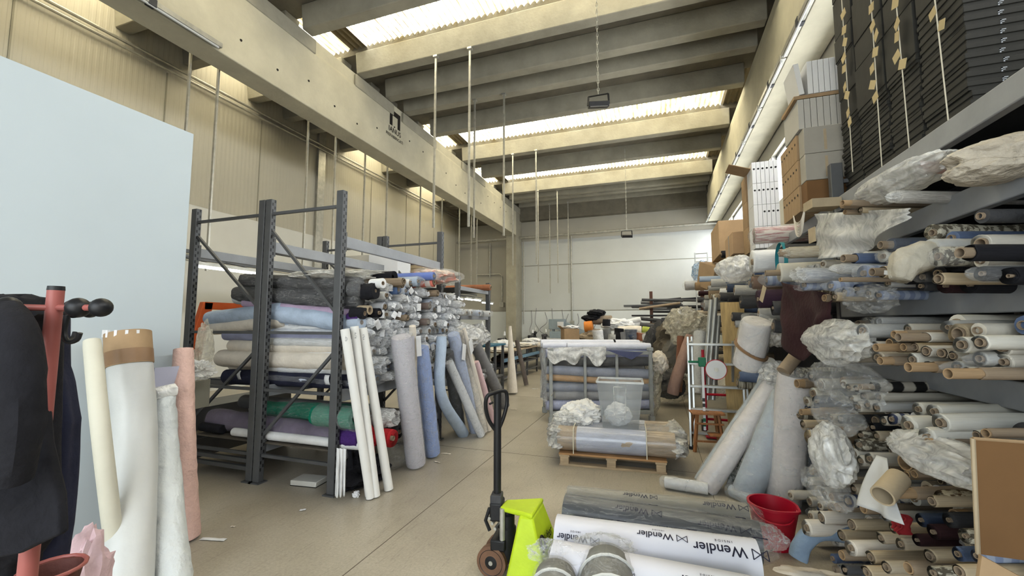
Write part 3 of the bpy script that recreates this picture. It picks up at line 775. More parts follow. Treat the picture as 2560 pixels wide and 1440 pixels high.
hand(1047, 703, -2.72, .06, lblue, 'pale blue roll', wrap=film)
hand(1086, 690, -2.62, .05, M('strong_blue_fabric', (.08, .16, .55), .8, .1, 8, .2), 'strong blue roll', wrap=film, closed=False)
hand(1086, 706, -2.66, .058, coral, 'coral striped roll', hole=.5)
hand(998, 725, -2.8, .05, M('mid_blue', (.07, .19, .5), .8, .1, 8, .2), 'mid blue roll', wrap=film)
hand(868, 790, -2.85, .045, purple, 'violet roll', hole=.5, corem=lilac)
hand(888, 783, -2.8, .06, blackc, 'black roll with brown core', hole=.4)
hand(950, 782, -2.78, .05, blackc, 'small black roll', hole=.4)
hand(925, 775, -2.8, .05, kraftp, 'kraft coloured roll', hole=.6)
hand(868, 806, -2.84, .065, lblue, 'bright blue roll', wrap=film)
hand(968, 738, -2.76, .045, white, 'white roll with grey core', hole=.5)
hand(902, 838, -2.82, .05, blackc, 'black roll in film', wrap=film)
hand(1020, 795, -2.76, .04, kraftd, 'brown tube roll', hole=.7)
hand(1075, 765, -2.76, .045, M('brown_fabric', (.16, .09, .06), .9, .2, 8, .2), 'brown roll', hole=.6, wrap=film)
hand(1072, 805, -2.76, .045, MATS['brown_fabric'], 'second brown roll', hole=.6, wrap=film)
hand(1095, 733, -2.7, .045, kraftd, 'brown card roll', hole=.7)
pal = [(white, 'white roll'), (M('blue_white_fabric', (.58, .65, .78), .85, .08, 9, .3), 'blue-white roll'), (M('silver_grey_fabric', (.55, .56, .58), .85, .08, 9, .3), 'silver-grey roll'), (lblue, 'light blue roll'), (M('ecru_fabric', (.70, .69, .64), .85, .06, 9, .3), 'ecru roll'), (greyf, 'grey roll')]
wts = [9, 4, 3, 1, 4, 1]
z = 1.06; row = 0
while z < 2.04:
    y = 3.56 + (row % 2) * .052
    while y < 5.78:
        r = rnd.uniform(.044, .056)
        yy, zz = y + rnd.uniform(-.012, .012), z + rnd.uniform(-.012, .012)
        if bounds_ok(yy, zz, r, done):
            m, nm = rnd.choices(pal, wts)[0]
            xe = rnd.uniform(-2.95, -2.81)
            o = roll((xe, yy, zz), (xe - 1.3, yy, zz), r, m, hole=rnd.choice((.36, .5)), wrap=rnd.choices((filme, film, None), (6, 1, 3))[0], closed=rnd.random() < .5, card=rnd.random() < .42)
            items.append((o, nm, yy, zz)); done.append((yy, zz, r))
        y += .106
    z += .097; row += 1
label_rows(items, .097, '%s, %s from far side, %s layer up, aisle rack', 'cloth rolls on the left rack', 1.01)
# ---- lower shelf of the rack
def lr(pp, xe, r, m, lab, L=1.9, y=None, **kw):
    p = AX(pp[0], pp[1], xe); return roll(p, p + V((-L, kw.pop('dy', 0), kw.pop('dz', 0))), r, m, label=lab, **kw)
lr((890, 1047), -2.84, .105, green, 'green cloth roll in film on the lower shelf', L=.5, wrap=film, closed=False, core=False)
lr((905, 1098), -2.80, .10, purple, 'dark purple roll on the lower shelf beside the post', L=.28, core=False)
lr((984, 1096), -2.62, .09, red, 'bright red cloth roll with brown core on the lower shelf', hole=.28)
lr((925, 1078), -2.80, .06, red, 'smaller red roll beside the white tubes', hole=.4, L=.5)
lr((968, 1045), -2.78, .09, white, 'white bagged roll above the red roll', wrap=filmw, closed=False)
lr((995, 1050), -2.78, .05, greyf, 'small grey roll with a brown core on the lower shelf', hole=.5)
lr((1000, 1080), -2.82, .08, dgrey, 'charcoal roll on the lower shelf behind the red', hole=.3)
lr((1030, 1100), -2.84, .07, cream, 'cream roll end low on the shelf behind the striped roll', wrap=film)
lr((935, 1030), -2.9, .08, dgrey, 'film covered grey roll at the top of the lower shelf', wrap=filmd)
side((535, 1045), (836, 1090), .115, mauve, 'mauve roll under milky film on the lower shelf', filmd, .12, y=3.63, xe=-2.95)
side((585, 1079), (880, 1112), .045, white, 'long thin white roll along the lower shelf edge', None, .06, y=3.50, xe=-2.78)
side((505, 1066), (560, 1074), .05, blackc, 'short black roll on the lower shelf by the inner post', None, y=3.5, xe=-4.65)
side((655, 1022), (845, 1032), .10, green, 'green roll lying along the lower shelf under film', filml, .1, y=3.8)
# cloth hanging under the shelf
def drape(name, label, cat, a, b_, z1, m, seed, fold=.03, n=18, wid=None, solid=.004, par=None):
    a, b_ = V(a), V(b_); mb = MB(); ln = (b_ - a); nr = V((-ln.y, ln.x, 0)).normalized()
    def fn(u, v):
        p = a + ln * u; z = p.z + (z1(u) - p.z) * v if callable(z1) else p.z + (z1 - p.z) * v
        q = p + nr * (fold * math.sin(u * n + seed) * (.3 + v) + fold * 1.5 * noise.noise(V((u * 3, v * 3, seed))))
        if wid: q += ln * ((u - .5) * wid * v)
        return (q.x, q.y, z)
    o = mb.sheet(fn, 26, 20).build(name, m, par, solid=solid, ang=80)
    if not par: tag(o, label, cat)
    return o
drape('white_cloth', 'white cloth hanging from the thin roll to the floor', 'cloth', AX(842, 1120, -2.86) , AX(866, 1122, -2.80), .05, white, 1, .02)
drape('black_cloth', 'black cloth hanging below the purple roll', 'cloth', AX(870, 1125, -2.95), AX(920, 1130, -2.86), .03, blackc, 2, .04)
drape('red_cloth', 'loose red cloth hanging under the red roll', 'cloth', AX(925, 1110, -2.8), AX(938, 1110, -2.78), .18, red, 4, .02)
g = G(985, 1150); tag(MB().blob((-2.95, 3.75, .12), (.2, .3, .13), .4, 2, 6, 4).build('cloth_heap', blackc), 'black cloth heap on the floor below the rack', 'cloth heap')
tag(MB().blob((-2.9, 4.25, .14), (.16, .25, .12), .3, 2, 2, 4).build('film_heap', filmd), 'heap of smoky film on the floor under the rack', 'film')
g = G(770, 1210); o = T('foam_slab', 'flat white foam slab on the floor below the rack', 'slab', g)
MB().obox(g + V((0, .02, .03)), (.30, .20, .05), .12).build('slab', M('foam', (.62, .61, .56), .8, .05, 8, .1), o, bev=.006)
MB().obox(g + V((0, .02, .003)), (.30, .20, .006), .12).build('dark_base', black, o)
# film scraps hanging on the inner rack post
tag(MB().blob(AX(510, 880, -4.2) , (.03, .08, .26), .5, 1.6, 5, 4).build('hanging_film', filmy), 'yellowed film hanging from the inner rack post', 'film')
p = AX(503, 985, -4.1); tag(MB().obox(p, (.01, .17, .26), .1).build('film_sheet', M('brown_film', (.24, .225, .18), .3, .05, 4, .1), bev=.004), 'stiff brownish plastic sheet hung on the rack end', 'film')
# ---- rolls and tubes standing in front of the rack
def stand(pt, pb, r, m, lab, mid=None, xt=-2.66, wrap=None, core=None, **kw):
    a = AX(pt[0], pt[1], xt); g = G(*pb); g.z = .01 + r * .3
    pts = [a, a.lerp(g, .5), g] if not mid else [a, AX(mid[0], mid[1], mid[2]), g]
    return longroll(pts, r, m, lab, wrap=wrap, core=core, **kw)
tubew = M('white_card_tube', (.80, .79, .75), .6, .03, 5, .08)
def ctube(pt, pb, r, lab, sd, ty=None):
    a = AX(pt[0], pt[1], -2.74); g = G(*pb); d = (g - a).normalized()
    o = T('cardboard_tube', lab, 'cardboard tube', g, 'white tubes leaning on the rack')
    MB().hollow(a, g + V((0, 0, .012)), r, r * .85, 20).build('tube', tubew, o)
    n_ = (V((0, 0, H)) - a).normalized(); n_ = (n_ - d * n_.dot(d)).normalized()
    strokes(o, a + d * .06 + n_ * (r + .001), d, d.cross(n_), 4, .025, sd)
    return o
ctube((862, 823), (926, 1247), .041, 'leftmost white card tube leaning on the rack', 11)
ctube((886, 816), (940, 1243), .039, 'middle white card tube leaning on the rack', 12)
ctube((906, 820), (972, 1226), .044, 'white card tube nearest the striped roll', 13)
g = G(918, 1248); tag(MB().sheet(lambda u, v: (g.x + (u - .5) * .08, g.y + .02 - .03 * v, .004 + .15 * v + .01 * math.sin(u * 7)), 6, 6).build('paper_flap', paper, solid=.002), 'torn paper flap at the foot of the white tubes', 'paper')
stand((1003, 842), (1040, 1168), .112, stripe, 'grey pinstriped roll in clear film standing before the rack', wrap=film, amp=.03, xt=-2.6)
o = stand((1031, 815), (1048, 1140), .04, cream, 'thin cream roll with two papers clipped behind the striped roll', xt=-2.64, amp=.03)
for (xx, yy), m, w_, h_, an in (((1031, 868), M('grey_paper', (.45, .44, .50), .7, .03, 5, 0), .075, .24, .2), ((1047, 865), paper, .065, .23, -.1)):
    p = AX(xx, yy, -2.57); MB().obox(p, (.003, w_, h_), an - .3, .08).build('paper_sheet', m, o)
stand((1050, 868), (1080, 1142), .10, M('blue_shirting', (.24, .33, .60), .85, .12, 12, .3), 'sky blue cloth roll in crinkled film beside the striped roll', wrap=film, amp=.10, fr=12)
stand((1104, 842), (1158, 1090), .075, lblue, 'light blue bent cloth roll slumping to the floor', mid=(1103, 985, -2.62), amp=.05, taper=lambda t: .9 + .5 * max(0, t - .5))
stand((1119, 875), (1150, 1080), .085, dgrey, 'charcoal roll in clear film behind the light blue roll', wrap=film, amp=.12, xt=-2.75)
stand((1122, 905), (1203, 1092), .06, M('silver_white', (.62, .63, .64), .5, .08, 9, .3), 'silvery white film-wrapped roll sliding out along the floor', wrap=film, amp=.1, xt=-2.7)
stand((1133, 835), (1188, 1082), .085, M('pale_blue_print', (.40, .46, .62), .85, .14, 22, .3), 'pale blue printed roll in clear film leaning on the rack', wrap=film, amp=.06, fr=12)
stand((1150, 828), (1208, 1085), .07, M('gold_white', (.58, .53, .45), .6, .2, 14, .4), 'champagne coloured film-wrapped roll', wrap=film, amp=.15, xt=-2.75)
o = stand((1160, 822), (1222, 1078), .036, cream, 'slim cream roll with a white paper clipped on', amp=.04, xt=-2.62, taper=lambda t: .75 + .5 * t)
for (xx, yy), an in (((1178, 865), .5), ((1160, 880), -.2)):
    p = AX(xx, yy, -2.56); MB().obox(p, (.003, .14, .22), .1, an).build('paper_sheet', paper, o)
stand((1188, 905), (1232, 1058), .065, palepink, 'pale pink cloth roll before the grey one', amp=.1, xt=-2.8)
stand((1182, 850), (1262, 1020), .10, M('tweed_grey', (.17, .165, .165), .85, .2, 20, .3), 'mottled grey roll in film leaning at the end of the row', wrap=film, amp=.06, xt=-3.1)
stand((1275, 815), (1281, 985), .085, cream, 'tall cream cone of cloth standing by the tables', amp=.03, xt=-3.35, taper=lambda t: .42 + 1.05 * t)
stand((1292, 850), (1316, 965), .06, M('taupe_fabric', (.12, .10, .09), .9, .2, 9, .2), 'dark taupe roll leaning on the far table', amp=.04, xt=-3.6)
# ---- things on top of the racks
def carton(name, lab, c, d, rot, m, par=None, tape=None, tilt=0, group=None, flap=False, cat='box'):
    o = T(name, lab, cat, (c[0], c[1], c[2] - d[2] / 2), group)
    MB().obox(c, d, rot, tilt).build('carton', m, o, bev=.006)
    if tape:
        MB().obox(V(c) + V((0, 0, .002)), (d[0] + .006, .055, d[2] + .004), rot, tilt).build('tape', tape, o)
    if flap:
        R = Matrix.Rotation(rot, 3, 'Z'); q = V(c) + R @ V((-d[0] / 2 - .06, 0, d[2] / 2 + .04)); MB().obox(q, (.16, d[1] * .96, .006), rot, .7, 'Y').build('flap', m, o)
    return o
carton('white_carton', 'large pale carton on the rear rack under the beam', AX(925, 672, -4.5), (.75, .62, .36), 0, M('pale_board', (.52, .49, .42), .8, .06, 5, .1))
carton('white_carton', 'white carton with loose tape on the rear rack', AX(975, 668, -4.0), (.5, .42, .36), .1, paper)
for i in range(3): carton('flat_box', 'flat brown box, %s of the stack on the rear rack' % ('bottom', 'middle', 'top')[i], AX(1040, 690 - 9 * i, -4.0), (.5, .46, .06), .03 * i, kraftp)
carton('black_case', 'dark grey case lying on the flat brown boxes', AX(1050, 664, -4.0), (.4, .55, .06), 0, dgrey)
o = T('bagged_cloth', 'coral cloth in a clear bag on top of the roll stack', 'cloth', AX(1080, 700, -3.0))
MB().blob(AX(1085, 693, -2.9), (.3, .30, .09), .25, 2, 3, 4).build('cloth', M('coral_cloth', (.70, .30, .22), .9, .3, 5, .3, rgb2=(.75, .62, .52)), o)
MB().blob(AX(1090, 692, -2.88), (.34, .37, .11), .25, 2.2, 5, 4).build('bag', film, o)
for pl, rr, m, lab in (((905, 690), .06, filmw, 'milky film lying over the top of the rack'), ((830, 690), .05, filmw, 'flat film over the dark rolls')):
    p = AX(*pl, -3.4); tag(MB().blob(p, (.45, .3, rr), .3, 2, 3, 4).build('film_cover', m), lab, 'film')
# ---- next low rack along the aisle
rc = T('pallet_rack', 'low grey rack farther down the aisle with dark shelf', 'rack', (-3.7, 6.4, 0))
for y in (6.4, 7.75): frame(rc, -4.2, -3.2, y, 2.45, (.3, 1.5))
for z in (2.25, 1.75, .6):
    beam(rc, -3.2, 6.43, 7.72, z, .07); beam(rc, -4.2, 6.43, 7.72, z, .07)
    MB().box((-4.18, 6.43, z - .005), (-3.22, 7.72, z + .01)).build('shelf_board', M('dark_shelf', (.035, .035, .038), .7, .2, 5, .1), rc)
its = []
for i in range(16):
    y, z = 5.9 + .115 * i, 0; z = (1.83, 1.83, .70, .82)[i % 4]
    xe = rnd.uniform(-3.15, -2.95); m, nm = rnd.choices(pal, wts)[0]
    its.append((roll((xe, y, z), (xe - .9, y, z), .055, m, wrap=film, closed=i % 2 == 0), nm, y, z))
label_rows(its, .5, '%s in film, %s from far side, %s shelf, low farther rack', 'rolls on the low rack', .3)
tag(MB().blob((-3.15, 6.6, 1.42), (.2, .5, .22), .35, 1.8, 8, 5, 2).build('film_heap', filmw), 'large heap of clear film and bags on the low rack', 'film')
tag(MB().blob((-3.35, 7.5, 1.42), (.22, .42, .2), .35, 1.8, 12, 5, 2).build('film_heap', filmw), 'heap of pale bagged cloth beside the sewing tables', 'cloth heap')
longroll([(-3.05, 7.5, 2.34), (-4.0, 7.5, 2.34)], .06, M('rust_roll', (.3, .12, .06), .9, .2, 8, .2), 'rust coloured roll on top of the low rack', core=(.03, .02))
# ================================================================== middle of the hall
# ---- pallet jack
J = V((-.86, 2.75, 0))
pj = T('pallet_jack', 'lime green pallet jack with black loop handle in the aisle', 'pallet jack', J)
hx, hy = -1.065, 2.76
def tpr(lo, hi, z0, z1, name, m, par, bev=.015):
    (a0, b0, c0, d0), (a1, b1, c1, d1) = lo, hi
    vs = [(a0, c0, z0), (b0, c0, z0), (b0, d0, z0), (a0, d0, z0), (a1, c1, z1), (b1, c1, z1), (b1, d1, z1), (a1, d1, z1)]
    return MB().add(vs, [(3, 2, 1, 0), (4, 5, 6, 7), (0, 1, 5, 4), (1, 2, 6, 5), (2, 3, 7, 6), (3, 0, 4, 7)]).build(name, m, par, bev)
body = tpr((-.93, -.655, 2.53, 2.97), (-.865, -.775, 2.62, 2.88), .07, .44, 'body', lime, pj)
MB().prism([(-1.02, 2.69, .415), (-1.02, 2.81, .415), (-.775, 2.89, .43), (-.775, 2.61, .43)], (0, 0, .032)).build('top_plate', lime, body, bev=.012)
# side lettering, maker's mark and data plate on the slanted face
sl = V((-.775 + .655, 0, .37)).normalized(); nf = V((.37, 0, .12)).normalized()
def on_face(u, v): return V((-.705, 2.75, .24)) + V((0, u, 0)) + sl * v + nf * .004
vs, fs = text_flat('Lifter', .075); mb = MB().add([on_face(v.x + .03, v.y + .02) for v in vs], fs)
ring = [(.032 * math.cos(a), .038 * math.sin(a)) for a in [(-.9 + k * .2) * 1.0 for k in range(25)]]
for k in range(24):
    a_, b_ = ring[k], ring[k + 1]
    if -2.2 < math.atan2(a_[1], a_[0]) < -.9: continue
    mb.tube([on_face(a_[0] - .10, a_[1] + .05), on_face(b_[0] - .10, b_[1] + .05)], .007, 6)
for sx_ in (-1, 1): mb.tube([on_face(-.10 + sx_ * .015, .012), on_face(-.10 + sx_ * .038, .008)], .006, 6)
mb.build('lettering', logoink, body)
m = MB()
m.add([on_face(u, v) for u, v in ((-.07, -.13), (.07, -.13), (.07, -.02), (-.07, -.02))], [(0, 1, 2, 3)]); pl = m.build('data_plate', M('grey_plate', (.55, .55, .52), .5, .25, 30, .1), body, solid=.002)
m = MB(); r_ = random.Random(2)
for k in range(7): m.add([on_face(a_, -.118 + k * .014 + b_) + nf * .003 for a_, b_ in ((-.06, 0), (-.06 + r_.uniform(.05, .11), 0), (0.05, .006), (-.06, .006))], [(0, 1, 2, 3)])
m.build('print', ink, pl)
for y in (2.58, 2.92):
    f = MB().prism([(-.68, y - .075, .12), (.42, y - .075, .10), (.50, y - .05, .10), (.50, y + .05, .10), (.42, y + .075, .10), (-.68, y + .075, .12)], (0, 0, .055)).build('fork', lime, pj, bev=.01)
    MB().lathe([(.04, -.05), (.04, .05)], (.36, y, .042), 16, 'Y').build('load_roller', black, f)
MB().lathe([(.055, .10), (.06, .13), (.06, .30), (.05, .31), (.05, .38), (.035, .39), (.035, .44)], (-.99, 2.75, 0), 20).build('pump', black, pj)
MB().lathe([(.018, .20), (.018, .44)], (-1.0, 2.685, 0), 14).build('lift_rod', galv, pj)
MB().obox((hx + .03, hy, .21), (.10, .20, .07), .1).build('steering_yoke', black, pj, bev=.01)
for y in (2.685, 2.835):
    wy = y
    tw = MB().lathe([(.078, -.026), (.1, -.024), (.1, .024), (.078, .026)], (hx - .005, wy, .1), 32, 'Y').build('wheel', M('brown_tyre', (.16, .085, .05), .6, .25, 9, .1), pj)
    MB().lathe([(.02, -.029), (.07, -.022), (.08, -.028), (.08, .028), (.02, .029)], (hx - .005, wy, .1), 28, 'Y').build('hub', black, tw)
    MB().lathe([(.014, -.034), (.014, .034)], (hx - .005, wy, .1), 12, 'Y').build('axle_nut', galv, tw)
jt = MB().obox((hx, hy, .40), (.085, .13, .12), .2).build('handle_joint', black, pj, bev=.012)
MB().obox((hx, hy - .01, .47), (.075, .10, .07), .2).build('clamp', dgrey, jt, bev=.008)
for k in range(3): MB().tube([(hx - .03 + .02 * k, hy - .07, .36 - .03 * k), (hx - .03 + .02 * k, hy + .07, .36 - .03 * k)], .010, 10).build('pin', galv, jt)
MB().tube([(hx - .035, hy - .05, .42), (hx - .06, hy - .06, .34), (hx - .03, hy - .06, .28)], .012, 8).build('pedal', black, jt)
top_z = AD(1243, 1080, ((V((hx, hy, 1)) - V((0, 0, H))).dot(_f))).z
MB().tube([(hx, hy, .44), (hx, hy, top_z + .02), (hx, hy, 1.17)], .026, 16).build('handle_tube', black, pj)
dd = (V((hx, hy, 1)) - V((0, 0, H))).dot(_f)
lp = [AD(x, y, dd + o_) for x, y, o_ in ((1243, 1082, 0), (1222, 1050, -.03), (1214, 1015, -.05), (1219, 990, -.06), (1236, 982, -.03), (1256, 977, .04), (1266, 983, .06), (1267, 1010, .06), (1258, 1045, .04), (1243, 1082, 0))]
MB().tube(smooth_path(lp, 54), .0135, 12).build('handle_loop', black, pj)
MB().tube([AD(1224, 1010, dd - .05), AD(1232, 1006, dd - .03)], .008, 8).build('release_lever', black, pj)
# ---- printed rolls lying over the forks
WR = M('printed_white_wrap', (.70, .70, .76), .38, .03, 3, .05, spec=.5)
GR = M('slate_wrap', (.045, .05, .06), .35, .12, 4, .06, spec=.5)
LG = M('grey_beige_wrap', (.24, .225, .19), .4, .15, 4, .1, spec=.5)
def wraptext(o, A, B, r, s, phi, size, body, off=.002, logo=True, sub=True):
    """lettering printed round the roll, reading upside down from the aisle"""
    ax = (B - A).normalized(); up = V((0, 0, 1)); nr = -ax.cross(up).normalized()
    if nr.y > 0: nr = -nr
    def put(u, v):
        a = phi + v / r
        return A + ax * (s - u) + (up * math.cos(a) + nr * math.sin(a)) * (r + off)
    vs, fs = text_flat(body, size)
    w = max(v.x for v in vs); mb = MB()
    bm = bmesh.new(); bv = [bm.verts.new(v) for v in vs]
    for f in fs:
        try: bm.faces.new([bv[i] for i in f])
        except ValueError: pass
    for k in range(1, 5):
        bmesh.ops.bisect_plane(bm, geom=bm.verts[:] + bm.edges[:] + bm.faces[:], plane_co=(0, size * .16 * k, 0), plane_no=(0, 1, 0))
    bm.verts.index_update()
    mb.add([put(v.co.x, v.co.y) for v in bm.verts], [[v.index for v in f.verts] for f in bm.faces]); bm.free()
    if logo:
        L0 = -w - size * .35; h = size * .7; g = size * 1.0
        P = [(L0 - g, 0), (L0 - g, h), (L0, 0), (L0, h)]
        for i, j in ((0, 1), (1, 2), (2, 3), (3, 0)):
            mb.tube([put(P[i][0] + (P[j][0] - P[i][0]) * t / 5, P[i][1] + (P[j][1] - P[i][1]) * t / 5) for t in range(6)], size * .035, 4)
    if sub:
        v2, f2 = text_flat('I N S I D E', size * .28); mb.add([put(v.x - w * .2, v.y - size * .45) for v in v2], f2)
    mb.build('printing', ink, o)
Zr = .175
def broll(px0, py0, px1, py1, r, m, lab, texts=(), wrap=None, z=None, amp=.015, sq=1):
    z = z or Zr + r
    A, B = G(px0, py0, z), G(px1, py1, z)
    o = T('fabric_roll', lab, 'fabric roll', A, 'printed rolls on the pallet jack')
    P = [A.lerp(B, i / 24) for i in range(25)]
    MB().tube(P, [r] * 25, 36, True, amp, 3, rnd.random() * 9).build('wrapper', m, o, ang=60)
    MB().hollow(A - (B - A).normalized() * .012, A + (B - A) * .1, r * .45, r * .36).build('cardboard_core', kraftd, o)
    MB().hollow(B + (B - A).normalized() * .012, B - (B - A) * .1, r * .45, r * .36).build('cardboard_core', kraftd, o)
    for s, phi, size, body in texts: wraptext(o, A, B, r * (1 + amp * .6), s * (B - A).length, phi, size, body)
    if wrap:
        d = (B - A).normalized()
        Q = [A - d * .02] + P + [B + d * .05, B + d * .10]
        MB().tube(Q, [r * .8] + [r * 1.05 + .003] * 25 + [r * .9, r * .55], 40, False, .09, 9, 4).build('plastic_wrap', wrap, o, ang=30)
    return o
broll(1384, 1412, 1905, 1520, .125, WR, 'white printed roll closest to the camera on the forks', ((.28, .8, .05, 'Wendler'), (.75, .5, .06, 'Wendler')))
broll(1392, 1342, 1893, 1412, .13, WR, 'white printed roll next to the slate one', ((.22, -.75, .055, 'Wendler'), (.10, .95, .05, 'Wendler'), (.58, -.70, .055, 'Wendler'), (.52, .35, .055, 'Wendler'), (.86, -.55, .07, 'Wendler'), (.82, .55, .075, 'Wendler')))
broll(1414, 1278, 1900, 1356, .12, GR, 'slate grey printed roll wrapped in clear film', ((.38, .35, .06, 'Wendler'), (.37, -.75, .055, 'Wendler'), (.80, -.45, .055, 'Wendler'), (.80, .55, .06, 'Wendler')), filml)
broll(1420, 1243, 1868, 1290, .085, LG, 'flat beige-grey printed roll behind the slate roll', ((.85, .35, .06, 'Wendler'), (.40, .2, .05, 'Wendler')), filml)
o = T('film_tail', 'crumpled clear film tail at the end of the slate roll', 'film', G(1925, 1340, .25)); MB().blob(G(1905, 1340, .28), (.12, .09, .07), .4, 1.6, 3, 5, 2).build('film', film, o)
# bagged coils in the foreground
for i, (cx, cy, r, lab) in enumerate(((1525, 1530, .14, 'larger bagged coil of cloth in front of the white rolls'), (1378, 1560, .115, 'smaller bagged coil of cloth near the pallet jack'))):
    p = G(cx, cy, .30 if i == 0 else .28)
    o = T('bagged_coil', lab, 'bagged coil', V((p.x, p.y, 0)), 'bagged coils by the pallet jack')
    d = V((-.15, .95, .1)).normalized()
    q = p + d * .30
    MB().tube([p, p + d * .10, p + d * .2, q], [r * .9, r, r, r * .94], 36, True, .04, 6).build('cloth', M('olive_grey_cloth', (.15, .145, .12), .9, .15, 8, .3), o, ang=60)
    for s in (.15, .65):
        c = p.lerp(q, s); a = d.cross(V((0, 0, 1))).normalized(); b_ = a.cross(d)
        MB().tube([c + (a * math.cos(k * .3) + b_ * math.sin(k * .3)) * (r * 1.05) for k in range(22)], .008, 6).build('strap', M('strap_white', (.6, .6, .56), .6, .05, 6, 0), o)
    MB().tube([p - d * .03, p, p + d * .10, p + d * .2, q, q + d * .06, q + d * .10], [r * .4, r * .98, r * 1.1, r * 1.1, r * 1.06, r * .6, r * .35], 40, True, .10, 7, i).build('bag', film, o, ang=75)
    m = MB(); c = q + d * .08 + V((0, 0, .06))
    m.blob(c + V((0, .02, .0)), (.15, .08, .05), .5, 1.6, 9 + i, 5, 2); m.build('bag_neck', film, o)
    MB().box((p.x - r * .8, p.y + .02, 0), (p.x + r * .8, p.y + .3, .30 - r if i == 0 else .28 - r)).build('wooden_block', wood, o)
# ---- pallet with the wrapped bundle
pA, pB = G(1398, 1163), G(1668, 1187); dx = (pB - pA).normalized(); dy = V((-dx.y, dx.x, 0)); ang = math.atan2(dx.y, dx.x); PL = (pB - pA).length
pal_ = T('pallet', 'wooden pallet carrying a film-wrapped bundle in the aisle', 'pallet', pA)
def PP(a, b_, c): return pA + dx * a + dy * b_ + V((0, 0, c))
for a in (.06, PL / 2, PL - .06):
    for b_ in (.05, .4, .75): MB().obox(PP(a, b_, .0605), (.10, .10, .078), ang).build('block', wood, pal_, bev=.003)
for b_ in (.05, .4, .75): MB().obox(PP(PL / 2, b_, .011), (PL, .10, .022), ang).build('bottom_board', wood, pal_, bev=.002)
for a in (.06, PL / 2, PL - .06): MB().obox(PP(a, .4, .111), (.12, .8, .022), ang).build('stringer_board', wood, pal_, bev=.002)
for k in range(5): MB().obox(PP(PL / 2, .06 + k * .17, .133), (PL + .01, .12, .022), ang).build('top_board', M('orange_wood', (.42, .23, .10), .7, .25, 3, .1), pal_, bev=.002)
bm_ = M('brown_wrapped_rolls', (.34, .26, .18), .7, .25, 5, .25, stretch=(1, 10, 10), coat=.7); slv = M('silver_wrap_label', (.40, .42, .50), .35, .15, 4, .1, stretch=(1, 8, 8), coat=.8)
bd = T('wrapped_bundle', 'bundle of brown and silver rolls in stretch film on the pallet', 'bundle', PP(.5, .4, .145), None)
k = 0
for b_, z, r in ((.13, .285, .14), (.40, .285, .14), (.66, .285, .14)):
    p, q = PP(-.02, b_, z), PP(PL + .10, b_, z)
    MB().tube([p.lerp(q, i / 16) for i in range(17)], r, 30, True, .04, 4, k).build('roll', bm_, bd, ang=60)
    MB().tube([p.lerp(q, .17), p.lerp(q, .4), p.lerp(q, .77)], r + .004, 30, False, .03, 4, k).build('printed_sleeve', slv, bd, ang=60); k += 1
P = [PP(a, .4, .285) for a in (-.16, -.10, -.02, .1, .3, .6, .9, 1.1, PL + .1, PL + .2, PL + .28)]
MB().tube(P, [.08, .12, .15, .155, .152, .152, .155, .155, .155, .13, .06], 56, True, .10, 6, 2, sq=.36 / .155 * 1.0 if False else 1.0).build('inner_film', film, bd, ang=30)
def capsule(name, par, a0, a1, b0, b1, z0, z1, m, amp, seed, n=64, e=.13):
    """stretch film pulled over the whole bundle, loose and crumpled at its ends"""
    mb = MB(); vs = []; rows = [(a0 - e, .25), (a0 - e * .92, .62), (a0 - e * .6, .88), (a0 - .02, 1.0)] + [(a0 + (a1 - a0) * i / 14, 1.0) for i in range(1, 14)] + [(a1 + .02, 1.0), (a1 + e * .6, .9), (a1 + e * .92, .65), (a1 + e, .25)]
    for a, s in rows:
        for j in range(n):
            th = 2 * PI * j / n; c, sn = math.cos(th), math.sin(th)
            c = math.copysign(abs(c) ** .55, c); sn = math.copysign(abs(sn) ** .6, sn)
            end = s < .99 or a < a0 + .05 or a > a1 - .05
            k = amp * (1 if end else .25) * (noise.noise(V((c * 3, sn * 3, a * 9 + seed))) + .6 * noise.noise(V((c * 8, sn * 8, a * 16 + seed))))
            b_ = (b0 + b1) / 2 + (b1 - b0) / 2 * c * (s + k); z = (z0 + z1) / 2 + (z1 - z0) / 2 * sn * (s + k)
            vs.append(PP(a, b_, max(z, .02)))
    q = len(rows)
    mb.add(vs, [(i * n + j, i * n + (j + 1) % n, (i + 1) * n + (j + 1) % n, (i + 1) * n + j) for i in range(q - 1) for j in range(n)] + [list(range(n)), list(range((q - 1) * n, q * n))])
    return mb.build(name, m, par, ang=60)
capsule('stretch_film', bd, -.03, PL + .12, -.02, .82, .15, .435, filml, .2, 3)
for a0, a1 in ((-.08, -.02), (PL + .12, PL + .15)): capsule('end_film', bd, a0, a1, .0, .80, .16, .43, filmw, .5, a0 + 5, e=.10)
for a in (.17, .98): MB().tube([PP(a, -.025, .15), PP(a, -.03, .29), PP(a, .0, .43), PP(a, .12, .445), PP(a, .4, .445)], .006, 6).build('strap', M('cream_string', (.72, .66, .52), .7, .05, 4, 0), bd)
wb_ = T('film_bundle', 'white crumpled net bag lying on top of the bundle', 'bag', PP(.2, .5, .45))
MB().blob(PP(.22, .5, .50), (.24, .22, .15), .42, 1.9, 5, 5, 2).build('net', M('white_net', (.80, .78, .74), .7, .1, 12, .5), wb_, ang=40)
MB().blob(PP(.08, .35, .47), (.18, .15, .09), .4, 1.8, 8, 5, 2).build('loose_fold', filmw, wb_)
